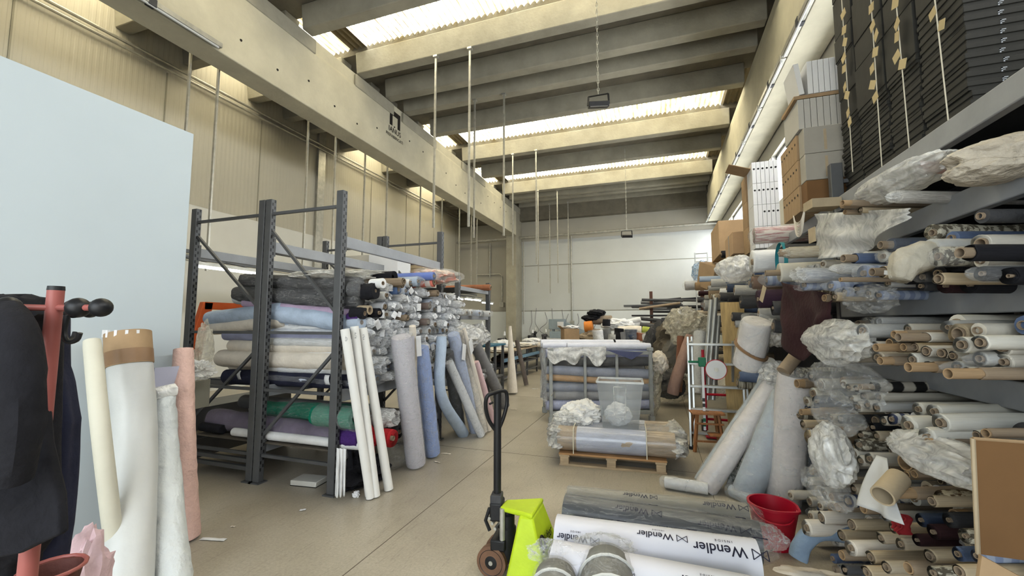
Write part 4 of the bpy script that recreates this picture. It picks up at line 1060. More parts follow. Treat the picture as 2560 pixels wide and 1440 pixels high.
# clear storage box on the bundle
bx = T('storage_box', 'transparent plastic storage box on the pallet bundle', 'box', PP(.68, .35, .44))
w0, w1, d0, d1, hb = .20, .26, .16, .20, .53
c0 = PP(.70, .30, .43)
def BQ(a, b_, z): return c0 + dx * a + dy * b_ + V((0, 0, z))
for s in (-1, 1):
    MB().add([BQ(-w0, s * d0, 0), BQ(w0, s * d0, 0), BQ(w1, s * d1, hb), BQ(-w1, s * d1, hb)], [(0, 1, 2, 3)]).build('side_panel', clearp, bx, solid=.004)
    MB().add([BQ(s * w0, -d0, 0), BQ(s * w0, d0, 0), BQ(s * w1, d1, hb), BQ(s * w1, -d1, hb)], [(0, 1, 2, 3)]).build('end_panel', clearp, bx, solid=.004)
    MB().tube([BQ(-.07, s * (d1 + .003), hb - .05), BQ(.07, s * (d1 + .003), hb - .05), BQ(.06, s * (d0 + .025), .14), BQ(-.06, s * (d0 + .025), .14), BQ(-.07, s * (d1 + .003), hb - .05)], .004, 6).build('panel_ridge', filmw, bx)
MB().add([BQ(-w0, -d0, 0), BQ(w0, -d0, 0), BQ(w0, d0, 0), BQ(-w0, d0, 0)], [(0, 1, 2, 3)]).build('bottom_panel', clearp, bx, solid=.004)
rim = [BQ(-w1, -d1, hb), BQ(w1, -d1, hb), BQ(w1, d1, hb), BQ(-w1, d1, hb), BQ(-w1, -d1, hb)]
m = MB()
for p, q in zip(rim, rim[1:]): m.bar(p, q, .022, .022)
m.build('rim', FILM('box_rim', (.85, .87, .86), (.55, .75), 3, .2), bx)
tag(MB().blob(c0 + V((-.03, 0, .13)), (.14, .12, .12), .35, 1.8, 3, 5, 2).build('cloth_scraps', white), 'white cloth scraps inside the clear storage box', 'cloth')
# ---- roll cage
cA, cB = G(1378, 1058), G(1630, 1055); ux = (cB - cA).normalized(); uy = V((-ux.y, ux.x, 0)); cang = math.atan2(ux.y, ux.x); CL = (cB - cA).length
def CP(a, b_, z): return cA + ux * a + uy * b_ + V((0, 0, z))
ch = 1.18
cg = T('roll_cage', 'grey steel stillage frame full of wrapped cloth rolls', 'stillage', cA)
gs = M('weathered_grey_steel', (.30, .31, .30), .55, .2, 8, .1)
for a in (0, CL):
    for b_ in (0, .85):
        MB().obox(CP(a, b_, ch / 2), (.055, .055, ch), cang).build('corner_post', gs, cg, bev=.004)
        MB().obox(CP(a, b_, ch + .03), (.09, .09, .06), cang).build('post_cup', gs, cg, bev=.01)
        MB().obox(CP(a, b_, .05), (.09, .09, .10), cang).build('foot', gs, cg, bev=.006)
for b_ in (0, .85):
    for a in (CL * .34, CL * .66): MB().obox(CP(a, b_, .16 + (ch - .16) / 2), (.045, .03, ch - .16), cang).build('upright', gs, cg, bev=.003)
    for z in (.16, ch - .03): MB().obox(CP(CL / 2, b_, z), (CL, .03, .06), cang).build('rail', gs, cg, bev=.003)
for a in (0, CL):
    for z in (.16, .6, ch - .03): MB().obox(CP(a, .42, z), (.03, .82, .05), cang).build('end_rail', gs, cg, bev=.003)
for b_ in (.15, .4, .65): MB().obox(CP(CL / 2, b_, .16), (CL, .06, .03), cang).build('floor_slat', gs, cg)
MB().tube([CP(.0, -.03, .45), CP(.05, -.05, .52), CP(.06, -.04, .42)], .01, 8).build('latch', galv, cg)
cr = [(.27, .085, peri, 'periwinkle roll at the bottom of the stillage', film), (.43, .08, greyf, 'grey film-wrapped roll second from the stillage bottom', film), (.56, .075, M('blue_grey_fabric', (.20, .22, .28), .9, .1, 8, .3), 'blue-grey roll in the middle of the stillage', film),
      (.69, .06, M('tan_fabric', (.48, .30, .15), .85, .15, 8, .2), 'tan orange roll in the stillage', filml), (.82, .085, M('pale_slate', (.27, .29, .36), .9, .1, 8, .3), 'pale slate roll sagging across the stillage', film), (1.0, .085, dgrey, 'charcoal roll in film near the stillage top', filmd), (1.13, .07, peri, 'grey-blue roll under the white rolls on the stillage', None)]
for i, (z, r, m, lab, wr_) in enumerate(cr):
    tilt = -.05 if i in (3, 4) else 0
    p, q = CP(CL + .08, .16, z + tilt), CP(-.06, .16, z + (.05 if tilt else 0))
    longroll([p, p.lerp(q, .5) - V((0, 0, .01)), q], r, m, lab, wrap=wr_, amp=.1, fr=5)
    longroll([CP(CL + .04, .46, z), CP(-.03, .46, z)], r, (m, greyf, lblue)[i % 3], '%s roll in the back of the stillage, %s up' % (('plain', 'grey', 'blue')[i % 3], ORD[i]), amp=.1, fr=5)
for px0, py0, px1, py1, b_, r, lab in ((1395, 868, 1640, 876, .55, .075, 'white roll with a dark band on top of the stillage'), (1380, 878, 1632, 890, .30, .055, 'white roll in the middle of the stillage top'), (1440, 880, 1630, 900, .12, .055, 'white roll on the near edge of the stillage top')):
    z = ch + r + .02
    longroll([CP(CL + .06 - b_ * .1, b_, z), CP(-.10 if b_ > .2 else .3, b_, z + .01)], r, M('cool_white_cloth', (.72, .73, .80), .8, .05, 9, .3), lab, amp=.05, fr=5)
MB().tube([CP(CL * .72, .55, ch + .095), CP(CL * .74, .55, ch + .095)], .082, 24).build('dark_band', blackc)
bpy.data.objects['dark_band'].parent = None; tag(bpy.data.objects['dark_band'], 'black strap round the rear white roll on the stillage', 'strap')
drape('film_sheet', 'clear film hanging over the stillage side', 'film', CP(-.06, -.05, ch + .06), CP(CL * .55, -.05, ch + .08), lambda u: ch - .10 - .10 * abs(math.sin(u * 5.3)) - .06 * math.sin(u * 17), filmw, 3, .025, 30)
drape('film_sheet', 'clear film hanging off the left end of the stillage', 'film', CP(-.10, .5, ch + .05), CP(-.09, -.02, ch + .05), .35, film, 6, .04, 20)
tag(MB().prism([CP(CL * .55, -.06, ch + .02), CP(CL * .8, -.06, ch - .14), CP(CL * .92, -.06, ch - .02)], uy * .006).build('blue_cloth', M('dusk_blue', (.08, .09, .17), .9, .1, 8, .2)), 'dusk blue cloth corner hanging over the stillage rail', 'cloth')
tag(MB().blob(CP(CL + .22, .5, .55), (.14, .25, .5), .35, 1.6, 7, 5, 2).build('bagged_cloth', filmy), 'bagged brown cloth standing behind the stillage end', 'bag')
tag(MB().blob(CP(CL + .3, .4, .95), (.16, .2, .18), .3, 1.7, 9, 5, 2).build('bagged_cloth', cream), 'cream cloth bundle on the bagged brown cloth', 'cloth bundle')
# ---- red bucket
g = G(1935, 1362); o = T('bucket', 'red plastic bucket with a pouring lip on the floor', 'bucket', g)
m = MB(); n = 40; vs = []
for r, z in ((.115, 0), (.12, .01), (.155, .285), (.168, .29), (.168, .305), (.152, .305), (.118, .02), (.0, .015)):
    for j in range(n):
        a = 2 * PI * j / n; k = 1 + (.16 * math.exp(-((a - 5.6) / .28) ** 2) if z > .25 else 0)
        vs.append((g.x + r * k * math.cos(a), g.y + r * k * math.sin(a), z))
m.add(vs, [(i * n + j, i * n + (j + 1) % n, (i + 1) * n + (j + 1) % n, (i + 1) * n + j) for i in range(7) for j in range(n)])
m.build('pail', redp, o, ang=40)
MB().tube(smooth_path([g + V((-.165, -.03, .30)), g + V((-.1, -.17, .24)), g + V((.06, -.18, .23)), g + V((.165, -.03, .30))], 18), .006, 8).build('handle', redp, o)
# ---- wooden step stool
s0 = G(1737, 1130); sr = V((math.cos(.12), math.sin(.12), 0)); sb = V((-sr.y, sr.x, 0))
def SP(a, b_, z): return s0 + sr * a + sb * b_ + V((0, 0, z))
o = T('step_stool', 'brown wooden step stool in front of the ladder', 'stool', s0)
MB().obox(SP(.18, .12, .485), (.40, .27, .025), .12).build('seat', woodr, o, bev=.004)
MB().obox(SP(.18, .12, .4985), (.07, .02, .002), .12).build('hand_slot', dgrey, o)
for (a, b_) in ((0, 0), (.36, 0), (0, .26), (.36, .26)): MB().bar(SP(a, b_, 0), SP(.05 + a * .72, .03 + b_ * .7, .475), .04, .03).build('leg', woodr, o, bev=.003)
MB().obox(SP(.34, -.02, .235), (.34, .16, .022), .12).build('step', woodr, o, bev=.003)
for z in (.14, .36): MB().bar(SP(.02, .0, z), SP(.36, 0, z), .03, .02).build('cross_rail', woodr, o)
MB().bar(SP(.48, -.05, 0), SP(.46, -.05, .225), .035, .03).build('step_leg', woodr, o); MB().bar(SP(.30, -.09, 0), SP(.30, -.08, .225), .035, .03).build('step_leg', woodr, o)
# ---- aluminium step ladder
ly = 6.2
o = T('step_ladder', 'aluminium step ladder with wide treads by the leaning rolls', 'ladder', (.35, ly, 0))
Lx, Rx = .36, 1.02
for x, y0, dy_ in ((Lx, 0, .0), (Lx + .055, .05, .04), (Rx, .02, .0), (Rx + .05, .06, .04)):
    MB().bar((x, ly + y0 - .05, 0), (x + .02, ly + y0 + .18 + dy_, 1.46), .028, .06).build('stile', alum, o, bev=.004)
for z in (.20, .50, .80, 1.10, 1.36):
    MB().bar((Lx, ly + .13 * z, z), (Rx + .03, ly + .13 * z, z), .09, .03).build('tread', alum, o, bev=.003)
for x in (Lx, Rx): MB().box((x - .025, ly - .08, 0), (x + .03, ly, .04)).build('rubber_foot', black, o)
for s_ in (0, 1): MB().bar((Lx + .05 + s_ * .55, ly + .75, 0), (Lx + .06 + s_ * .53, ly + .22, 1.4), .03, .05).build('rear_leg', alum, o)
# a clamp with a white disc gauge on the ladder
gp = AY(1755, 905, ly - .02)
o = T('clamp_gauge', 'green clamp with a white disc and measuring rule hung on the ladder', 'gauge', gp)
gm = M('green_enamel', (.005, .13, .06), .45, .1, 5, .03)
MB().obox(gp, (.09, .08, .12), 0).build('clamp', gm, o, bev=.01)
MB().tube([gp + V((-.17, 0, 0)), gp + V((-.03, 0, 0))], .015, 10).build('handle', gm, o)
MB().tube([gp + V((.03, -.01, -.01)), gp + V((.2, -.04, -.10))], .016, 10).build('spindle', galv, o)
dc = AY(1790, 924, ly - .1)
dk = MB().lathe([(.0, -.012), (.125, -.012), (.125, .012), (0, .012)], dc, 36, 'Y').build('disc', paper, o)
MB().lathe([(.122, -.014), (.13, -.014), (.13, .014), (.122, .014), (.122, -.014)], dc, 36, 'Y', False).build('red_rim', redp, dk)
MB().lathe([(.025, -.04), (.025, .01)], dc, 16, 'Y').build('hub', galv, dk)
z1 = gp.z - .06
ru = MB().box((gp.x - .012, gp.y - .02, .25), (gp.x + .018, gp.y - .005, z1)).build('rule', paper, o)
for z_, m_ in ((.3, gm), (.36, gm), (.55, dgrey), (.62, dgrey)): MB().box((gp.x - .013, gp.y - .022, z_), (gp.x + .019, gp.y - .004, z_ + .045)).build('rule_band', m_, ru)
# red trolley and boards behind the ladder
o = T('red_trolley', 'red sack trolley standing behind the ladder', 'trolley', (.9, 6.9, 0))
for x in (.62, 1.05): MB().tube([(x, 6.85, .1), (x, 7.0, 1.25)], .022, 10).build('upright', redp, o)
for z in (.25, .6, .95): MB().tube([(.62, 6.86 + .13 * z, z), (1.05, 6.86 + .13 * z, z)], .018, 8).build('bar', redp, o)
MB().box((.6, 6.7, .02), (1.07, 6.9, .04)).build('toe_plate', redp, o)
for x in (.6, 1.07): MB().lathe([(.03, -.03), (.11, -.03), (.11, .03), (.03, .03)], (x, 7.0, .11), 20, 'X').build('wheel', black, o)
bq = G(1838, 1060); bt = AX(1835, 775, bq.x + .02)
m = MB(); p = V((1.02, 6.55, 0)); m.bar(p, V((1.0, 6.72, 1.95)), .30, .03, (0, 1, 0)); tag(m.build('timber_board', ply, bev=.004), 'yellow timber board leaning behind the ladder', 'board')
m = MB(); m.bar((1.22, 6.1, 0), (1.22, 6.4, 1.5), .22, .02, (0, 1, 0)); tag(m.build('dark_board', MATS['dark_board']), 'dark board standing beside the timber board', 'board')
# ---- big film-wrapped rolls leaning against the right-hand rack
bag = FILM('bubble_film', (.90, .90, .88), (.10, .34), 5, .25, bump=.35)
def big(pt, xt, pb, r, m, lab, wrap=bag, amp=.07, mid=None, **kw):
    a = AX(*pt, xt); g = G(*pb) + V((0, 0, .02))
    pts = [a, mid, g] if mid else [a, g]
    return longroll(pts, r, m, lab, wrap=wrap, amp=amp, fr=6, **kw)
pw = M('pinkish_white_cloth', (.68, .63, .60), .8, .05, 9, .3); bg_ = M('blue_grey_wrap', (.38, .43, .48), .7, .1, 8, .3)
big((1925, 905), 1.15, (1868, 1065), .06, white, 'slim white roll farthest back among the leaning rolls', wrap=None)
big((1932, 935), 1.15, (1752, 1212), .075, bg_, 'slim blue-grey roll beside the long white leaning roll')
big((1945, 950), 1.12, (1762, 1228), .105, pw, 'long white film-wrapped roll leaning far over the floor', core=(.045, .12))
big((1972, 985), 1.10, (1862, 1248), .125, bg_, 'blue-grey film-wrapped roll between two white leaning rolls')
big((1990, 935), 1.12, (1958, 1262), .14, pw, 'fat white roll in film standing behind the red bucket')
big((2010, 960), 1.22, (1992, 1240), .13, bg_, 'grey-blue roll behind the fat white roll')
p, q = G(1662, 1205, .06), G(1770, 1222, .06)
longroll([p, q], .055, white, 'white roll end lying flat on the floor beside the leaning rolls', wrap=bag, amp=.15)
longroll([G(1830, 1225, .06), G(1905, 1262, .05)], .06, bg_, 'short film-wrapped roll lying at the feet of the leaning rolls', wrap=bag, amp=.2)
m = MB(); p = G(1860, 1180); m.bar(G(1842, 1235), AX(1905, 990, 1.15), .22, .02, (0, 1, 0)); tag(m.build('patterned_board', M('lace_print', (.13, .14, .12), .9, .1, 26, .1, rgb2=(.42, .42, .38))), 'dark and light patterned cloth sheet between the leaning rolls', 'cloth')
p = AX(1935, 930, 1.08); o = T('film_wrap', 'gathered film tied around the tops of the leaning rolls', 'film', p)
MB().blob(p + V((.02, 0, -.02)), (.15, .18, .12), .35, 1.7, 6, 5, 2).build('film', filmw, o)
MB().tube([AX(1958, 930, 1.0), AX(1990, 890, 1.12)], .055, 18).build('cardboard_core', kraftd, o)
b1, b2 = AX(1893, 803, .95), AX(1868, 915, .88)
o = longroll([b1, b2], .14, M('bale_white', (.70, .66, .63), .8, .05, 9, .3), 'white bale in film with brown tape hanging over the leaning rolls', wrap=bag, amp=.06)
d = (b2 - b1).normalized(); c = b1.lerp(b2, .62); a = d.cross(V((0, 1, 0))).normalized(); bb = a.cross(d)
MB().tube([c + (a * math.cos(k * .35) + bb * math.sin(k * .35)) * .156 + d * (.06 * math.cos(k * .35)) for k in range(19)], [.018] * 19, 4).build('tape', brownt, o)
# ================================================================== right-hand racks
RX = 1.40
rr1 = T('pallet_rack', 'tall grey rack on the right holding hundreds of rolls', 'rack', (RX, 2.5, 0))
for y in (.35, 4.03): frame(rr1, 2.5, RX, y, 2.95, (.3, 1.6, 2.8), ((.35, 1.5),))
for z, h in ((2.585, .115), (2.215, .115), (1.755, .12), (1.355, .12)):
    for x in (RX - .01, 2.5): beam(rr1, x, .38, 4.0, z, h, .05)
    MB().box((RX + .02, .38, z + h / 2 - .02), (2.48, 4.0, z + h / 2)).build('shelf_board', MATS['dark_shelf'], rr1)
rr2 = T('pallet_rack', 'grey rack farther along the right side behind the leaning rolls', 'rack', (RX, 7, 0))
for y in (6.9, 9.7, 12.5): frame(rr2, 2.5, RX, y, 2.9, (.3, 1.6, 2.8))
for z in (2.585, 2.0, 1.42, .75):
    for x in (RX, 2.5): beam(rr2, x, 4.08, 6.87, z, .1); beam(rr2, x, 6.93, 9.67, z, .1); beam(rr2, x, 9.73, 12.47, z, .1)
    for a, b_ in ((4.08, 6.87), (6.93, 9.67), (9.73, 12.47)): MB().box((RX + .03, a, z + .03), (2.48, b_, z + .05)).build('shelf_board', MATS['dark_shelf'], rr2)
# dark backing blocks, added so the depth of the shelves reads black
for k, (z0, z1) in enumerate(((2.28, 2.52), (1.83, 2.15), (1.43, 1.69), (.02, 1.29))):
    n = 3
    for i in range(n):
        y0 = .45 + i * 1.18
        m = MB().box((1.72, y0, z0), (2.46, y0 + 1.15, z1 - .02 * i)); tag(m.build('black_backing', blackc, bev=.02), 'added black backing deep in the right rack, %s from its far end, %s shelf up' % (ORD[n - 1 - i], ORD[3 - k]), 'backing', 'black backing in the right rack')
for k, (z0, z1) in enumerate(((.05, .70), (.82, 1.36), (1.49, 1.94), (2.07, 2.5))):  # the same dark backing, added behind the farther rack's rolls
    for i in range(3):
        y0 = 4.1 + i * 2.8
        m = MB().box((1.75, y0, z0), (2.46, y0 + 2.7, z1)); tag(m.build('dark_backing', dgrey, bev=.02), 'added dark backing deep in the farther right rack, %s bay, %s shelf up' % (ORD[i], ORD[k]), 'backing', 'dark backing in the farther rack')
its = []; occ = []
foam = M('foam_white', (.66, .63, .55), .85, .05, 8, .2); whitey = M('warm_white_cloth', (.58, .54, .46), .9, .08, 9, .3)
gwhite = M('grey_white_cloth', (.46, .455, .43), .9, .08, 9, .3); darkb = M('dark_blue_cloth', (.035, .05, .085), .9, .2, 9, .3); ltb = M('soft_blue_check', (.22, .27, .40), .9, .1, 6, .2, kind='wave', rgb2=(.36, .41, .52))
D = {'w': (whitey, 'warm white roll'), 'f': (foam, 'pale thick roll'), 'g': (gwhite, 'grey-white roll'), 'k': (kraftd, 'brown card tube'), 'c': (cream, 'cream roll'), 'e': (beige, 'beige roll'), 'b': (blackc, 'black roll'), 'n': (navystripe, 'navy striped roll'), 's': (bwstripe, 'black striped roll'), 'l': (floral, 'floral roll'), 'p': (leopard, 'leopard print roll'), 'd': (denim, 'denim blue roll'), 'u': (ltb, 'blue checked roll'), 'y': (dgrey, 'charcoal roll'), 'm': (maroon, 'maroon roll'), 'o': (kraftp, 'tan roll'), 'x': (darkb, 'dark blue roll'), 'r': (red, 'red roll'), 'q': (pink, 'pink roll')}
def R(px_, py_, rp, k, X=1.15, hole=.42, prot=0.0, wrap=None, closed=True, L=1.0, dz=0.0, dy=.36, card=False):
    p = AX(px_, py_, X); r = rp * p.__sub__(V((0, 0, H))).dot(_f) / FPX
    m, nm = D[k]
    if k == 'k': hole = .84
    o = roll(p, p + V((L, dy, dz)), r, m, hole=hole, prot=prot, wrap=wrap, closed=closed, card=card, corem=kraftd if k != 'k' else kraft, name='fabric_roll' if k != 'k' else 'cardboard_tube', cat='fabric roll' if k != 'k' else 'cardboard tube')
    its.append((o, nm, p.y, p.z)); occ.append((p.y, p.z, r)); return o
# third shelf
R(2420, 632, 22, 'b', 1.05, .62, .03); R(2384, 661, 20, 'b', 1.2, .2); R(2344, 697, 15, 'o', 1.05, .72); R(2452, 684, 20, 'b', 1.1, .3, wrap=film); R(2304, 692, 13, 'b', 1.2, .5, wrap=film); R(2300, 715, 12, 'y', 1.2)
R(2420, 712, 22, 'b', 1.2, .2); R(2360, 715, 20, 'm', 1.25, .2); R(2520, 690, 24, 'b', 1.15, .2)
R(2133, 646, 13, 'd', 1.1, .75, .06); R(2137, 664, 9, 'k', 1.12); R(2005, 688, 17, 'u', .92, .4, wrap=filmw, closed=False); R(2008, 712, 14, 'u', .95, .4, wrap=film, closed=False); R(2100, 699, 6, 'k', .9); R(2156, 683, 20, 'u', 1.08, .35, wrap=film); R(2204, 680, 15, 'o', 1.1, .7, .05); R(2218, 708, 11, 'g', 1.15)
R(2140, 722, 12, 'd', 1.1); R(2110, 730, 12, 'u', 1.05, wrap=film); R(2170, 733, 12, 'g', 1.12, wrap=film); R(2085, 742, 11, 'o', 1.0); R(2195, 738, 12, 'u', 1.12); R(2060, 745, 10, 'k', 1.02); R(2265, 700, 12, 'b', 1.2)
R(2100, 672, 12, 'g', 1.02, wrap=filmw); R(2075, 715, 13, 'u', 1.0, wrap=film)
# fourth shelf
for a in ((2154, 827, 17, 'g', 1.02, .5, 0, film, False), (2181, 832, 10, 'w', 1.08), (2236, 840, 15, 'f', 1.08, .5), (2261, 836, 11, 'k', 1.08, .8, .05), (2312, 843, 14, 'w', 1.12, .75, .12), (2268, 822, 13, 'w', 1.15), (2368, 818, 19, 'g', 1.18, .3), (2401, 862, 21, 'f', 1.06, .5), (2448, 856, 20, 'f', 1.06, .55), (2223, 857, 12, 'k', 1.08), (2187, 866, 13, 'c', 1.06), (2241, 869, 12, 'k', 1.08, .8, .1), (2258, 868, 11, 'k', 1.07), (2314, 878, 15, 'w', 1.08, .7), (2352, 883, 13, 'e', 1.08, .8), (2192, 894, 17, 'c', 1.04, .5), (2226, 902, 12, 'k', 1.05, .8, .05), (2279, 899, 16, 'f', 1.05, .5), (2318, 914, 13, 'w', 1.08, .6), (2330, 918, 14, 'k', 1.07, .8, .1), (2390, 917, 14, 'g', 1.08, .4, 0, film), (2447, 897, 18, 'g', 1.1, .5, 0, film), (2415, 931, 14, 'w', 1.06, .6), (2443, 934, 16, 'k', 1.02, .8, .1), (2117, 866, 10, 'k', 1.02), (2108, 881, 10, 'k', 1.02), (2500, 868, 22, 'w', 1.15, .5), (2505, 905, 20, 'w', 1.15), (2150, 870, 11, 'w', 1.06), (2135, 895, 11, 'e', 1.04, .5, 0, film), (2085, 905, 10, 'g', 1.0, .4, 0, filmw), (2380, 890, 13, 'w', 1.1, .6), (2478, 932, 15, 'w', 1.1, .6), (2285, 868, 12, 'o', 1.1, .7)):
    R(*a)
# the floor pile below the last beam
for a in ((2178, 967, 12, 's', 1.08, .6, .06), (2127, 998, 10, 'w', 1.03), (2142, 1017, 13, 'w', 1.03), (2168, 1012, 12, 'w', 1.05), (2190, 1019, 12, 'g', 1.05), (2158, 990, 11, 'e', 1.08), (2195, 993, 12, 'w', 1.1), (2120, 968, 9, 'e', 1.05), (2140, 972, 10, 'g', 1.05), (2293, 1023, 17, 'f', 1.1, .4), (2332, 1029, 19, 'f', 1.1, .4), (2348, 1057, 23, 'f', 1.03, .45), (2268, 1063, 24, 'f', 1.0, .4), (2314, 1094, 25, 'f', .98, .35), (2440, 1088, 13, 'w', 1.0, .7), (2464, 1083, 13, 'k', .98), (2338, 1104, 10, 'k', 1.0, .8, .03), (2227, 1048, 14, 'n', 1.04), (2208, 1052, 12, 'w', 1.04), (2040, 1003, 15, 'x', 1.0, .3), (2020, 1030, 9, 'k', .98, .8, .05), (2006, 1060, 10, 'o', .95), (2020, 1093, 17, 'o', .95, .3), (2033, 1130, 15, 'c', .98, .5), (2067, 1072, 12, 'w', 1.0, .5), (2103, 1078, 12, 'k', 1.02), (2075, 1045, 11, 'e', 1.02), (2100, 1048, 12, 'y', 1.06), (2145, 1112, 15, 'l', 1.02), (2132, 1134, 13, 'w', 1.0), (2150, 1152, 13, 'w', 1.0), (2172, 1147, 15, 'w', 1.0), (2223, 1112, 14, 'l', 1.04), (2190, 1090, 12, 'e', 1.06), (2180, 1068, 11, 'b', 1.08), (2150, 1088, 12, 'l', 1.06), (2260, 1100, 12, 'e', 1.08),
          (2060, 1233, 14, 'w', .98, .4), (2078, 1242, 10, 'k', 1.0), (2118, 1253, 15, 'n', .98, .5), (2133, 1222, 12, 'e', 1.02), (2158, 1272, 13, 'k', .98), (2093, 1268, 12, 'k', .98), (2052, 1294, 15, 'c', .94, .6), (2014, 1320, 19, 'c', .86, .4), (2127, 1312, 14, 'o', .98, .7), (2102, 1338, 13, 'o', .94, .6), (2124, 1370, 18, 'c', .9, .4), (2104, 1388, 13, 'k', .9), (2175, 1393, 15, 'o', .95, .6), (2214, 1418, 15, 'e', .95, .6), (2322, 1390, 16, 'o', 1.0, .6), (2266, 1188, 11, 'k', 1.05), (2285, 1185, 11, 'k', 1.05), (2278, 1233, 15, 'k', 1.0, .8, .08), (2328, 1253, 14, 'o', 1.0, .7), (2352, 1245, 20, 'p', 1.05, .3), (2165, 1430, 16, 'o', .9, .6), (2250, 1360, 15, 'e', 1.0), (2290, 1350, 14, 'm', 1.05, .3), (2200, 1345, 14, 'e', 1.0), (2230, 1320, 13, 'o', 1.02), (2370, 1300, 18, 'y', 1.1, .3), (2330, 1330, 18, 'm', 1.1, .3), (2300, 1300, 16, 'x', 1.1, .3), (2410, 1340, 18, 'l', 1.0, .3), (2392, 1385, 17, 'd', 1.0, .4), (2440, 1390, 17, 'u', 1.0, .4), (2270, 1420, 16, 'k', .92), (2395, 1428, 16, 'o', .92, .7), (2330, 1432, 16, 'l', .95), (2210, 1290, 12, 'g', 1.05), (2085, 1300, 11, 'q', 1.02), (2110, 1425, 12, 'y', .88), (2060, 1190, 13, 'w', .98, .4, 0, film), (2060, 1160, 13, 'w', .98, .4, 0, film), (2090, 1205, 12, 'e', 1.0, .4, 0, film), (2100, 1150, 12, 'e', 1.02, .4, 0, film)):
    R(*a)
# smaller rolls that fill the gaps of the pile and the shelf ends
fill = random.Random(31); STUFF = {}; CAND = []
keys = 'wwwwfggeeokkclldyxbw'; KEEP = 90
for lo, hi, zs, n in ((1.75, 4.25, (.05, 1.26), 900), (1.7, 3.9, (1.44, 1.66), 150), (2.0, 4.0, (1.85, 2.08), 130)):
    for _ in range(n):
        y, z, r = fill.uniform(lo, hi), fill.uniform(*zs), fill.uniform(.027, .046)
        if z < r: continue
        if all((y - a) ** 2 + (z - b_) ** 2 > (.93 * (r + c)) ** 2 for a, b_, c in occ):
            m, nm = D[fill.choice(keys)]
            X = 1.10 + .22 * fill.random() + (-.1 if z < .35 else 0)
            k = nm == 'brown card tube'
            occ.append((y, z, r)); CAND.append((r, X, y, z, m, nm, k, film if fill.random() < .22 else None))
def small_roll(A, B, r, m):
    A, B = V(A), V(B); mb = STUFF.setdefault(m.name, MB())
    mb.tube([A.lerp(B, i / 5) for i in range(6)], r, 16, True, .08, 7, r * 99)
    mb2 = STUFF.setdefault('kraft_tube', MB()); d = (A - B).normalized(); mb2.hollow(A + d * .012, B, r * .5, r * .4, 12)
CAND.sort(key=lambda c: -c[0])
for i, (r, X, y, z, m, nm, k, wr_) in enumerate(CAND):
    if not k and not wr_ and i > KEEP: small_roll((X, y, z), (X + .55, y + .19, z), r, m); continue
    o = roll((X, y, z), (X + .55, y + fill.uniform(.12, .24), z), r, m, hole=.84 if k else fill.choice((.4, .6)), prot=fill.choice((0, 0, .05)), wrap=wr_, corem=kraft if k else kraftd, name='cardboard_tube' if k else 'fabric_roll', cat='cardboard tube' if k else 'fabric roll', core=None if r > .03 else False)
    its.append((o, nm, y, z))
label_rows(its, .085, '%s, %s from far end, %s layer up, right-hand rack', 'cloth rolls in the right rack', 0)
# second shelf: rolls and film just below the black boxes
its = []; occ = []
for a in ((2105, 514, 8, 'k', 1.08), (2122, 508, 9, 'k', 1.08, .8, .04), (2112, 530, 7, 'k', 1.1), (2150, 525, 8, 'o', 1.15), (2240, 492, 14, 'e', 1.12, .4, 0, filmw), (2290, 412, 10, 'q', 1.2, .7), (2300, 425, 9, 'q', 1.2)): R(*a, L=.9)
label_rows(its, .6, '%s, %s from far end, %s layer, second shelf of right rack', 'rolls on the second shelf', 0)
def filmobj(lab, c, rad, m, amp=.4, fr=2.3, seed=1, name='film_sheet', sub=4, cat='film'):
    o = MB().blob(c, rad, amp * .8, fr * .72, seed, 5, 2).build(name, m, ang=75); return tag(o, lab, cat)
filmobj('long clear film bag lying on the second shelf', AX(2240, 460, 1.25), (.12, .42, .07), filmw, .3, 2.5, 3)
drape('film_sheet', 'big translucent film sheet hanging over the beam', 'film', AX(2035, 535, 1.16), AX(2280, 520, 1.2), lambda u: AX(2120, 640, 1.18).z + .12 * abs(u - .4), filmw, 3, .03, 9)
o = T('blanket', 'folded beige blanket on the second shelf of the right rack', 'blanket', AX(2500, 440, 1.3))
MB().blob(AX(2535, 390, 1.36), (.20, .14, .075), .18, 1.3, 11, 5, 2).build('fold', M('fleece', (.52, .46, .37), .95, .15, 14, .6), o)
MB().blob(AX(2490, 425, 1.30), (.15, .13, .05), .18, 1.4, 12, 5, 2).build('lower_fold', MATS['fleece'], o)
o = T('draped_cloth', 'sagging beige cloth hanging off the third shelf', 'cloth', AX(2290, 670, 1.0))
pth = smooth_path([AX(2400, 640, 1.25), AX(2320, 640, 1.12), AX(2265, 660, 1.03), AX(2250, 700, 1.0)], 24)
MB().tube(pth, [.035 + .03 * math.sin(PI * i / (len(pth) - 1)) for i in range(len(pth))], 24, True, .35, 12).build('cloth', M('sagging_cloth', (.42, .385, .31), .95, .12, 9, .5), o, ang=70)
tag(MB().obox(AX(2232, 683, 1.02), (.004, .09, .02), .3, .2).build('paper_tag', paper), 'white paper tag sticking out by the beige cloth', 'tag')
filmobj('crumpled film hanging at the end of the third shelf beam', AX(2175, 745, 1.12), (.1, .2, .07), film, .5, 2.4, 6)
filmobj('large film bag spilling from the fourth shelf', AX(2085, 855, 1.02), (.10, .42, .12), filmw, .35, 2.2, 9)
filmobj('film bag hanging over the top of the floor pile', AX(2110, 950, 1.02), (.1, .38, .12), film, .4, 2.4, 14)
filmobj('film over rolls in the middle of the floor pile', AX(2090, 1030, .98), (.09, .22, .11), film, .4, 2.3, 15)
filmobj('tall film bag on the side of the floor pile', AX(2078, 1135, .94), (.09, .2, .16), filmw, .35, 2.2, 17)
filmobj('film bag low on the floor pile', AX(2065, 1215, .93), (.09, .25, .09), film, .45, 2.4, 18)
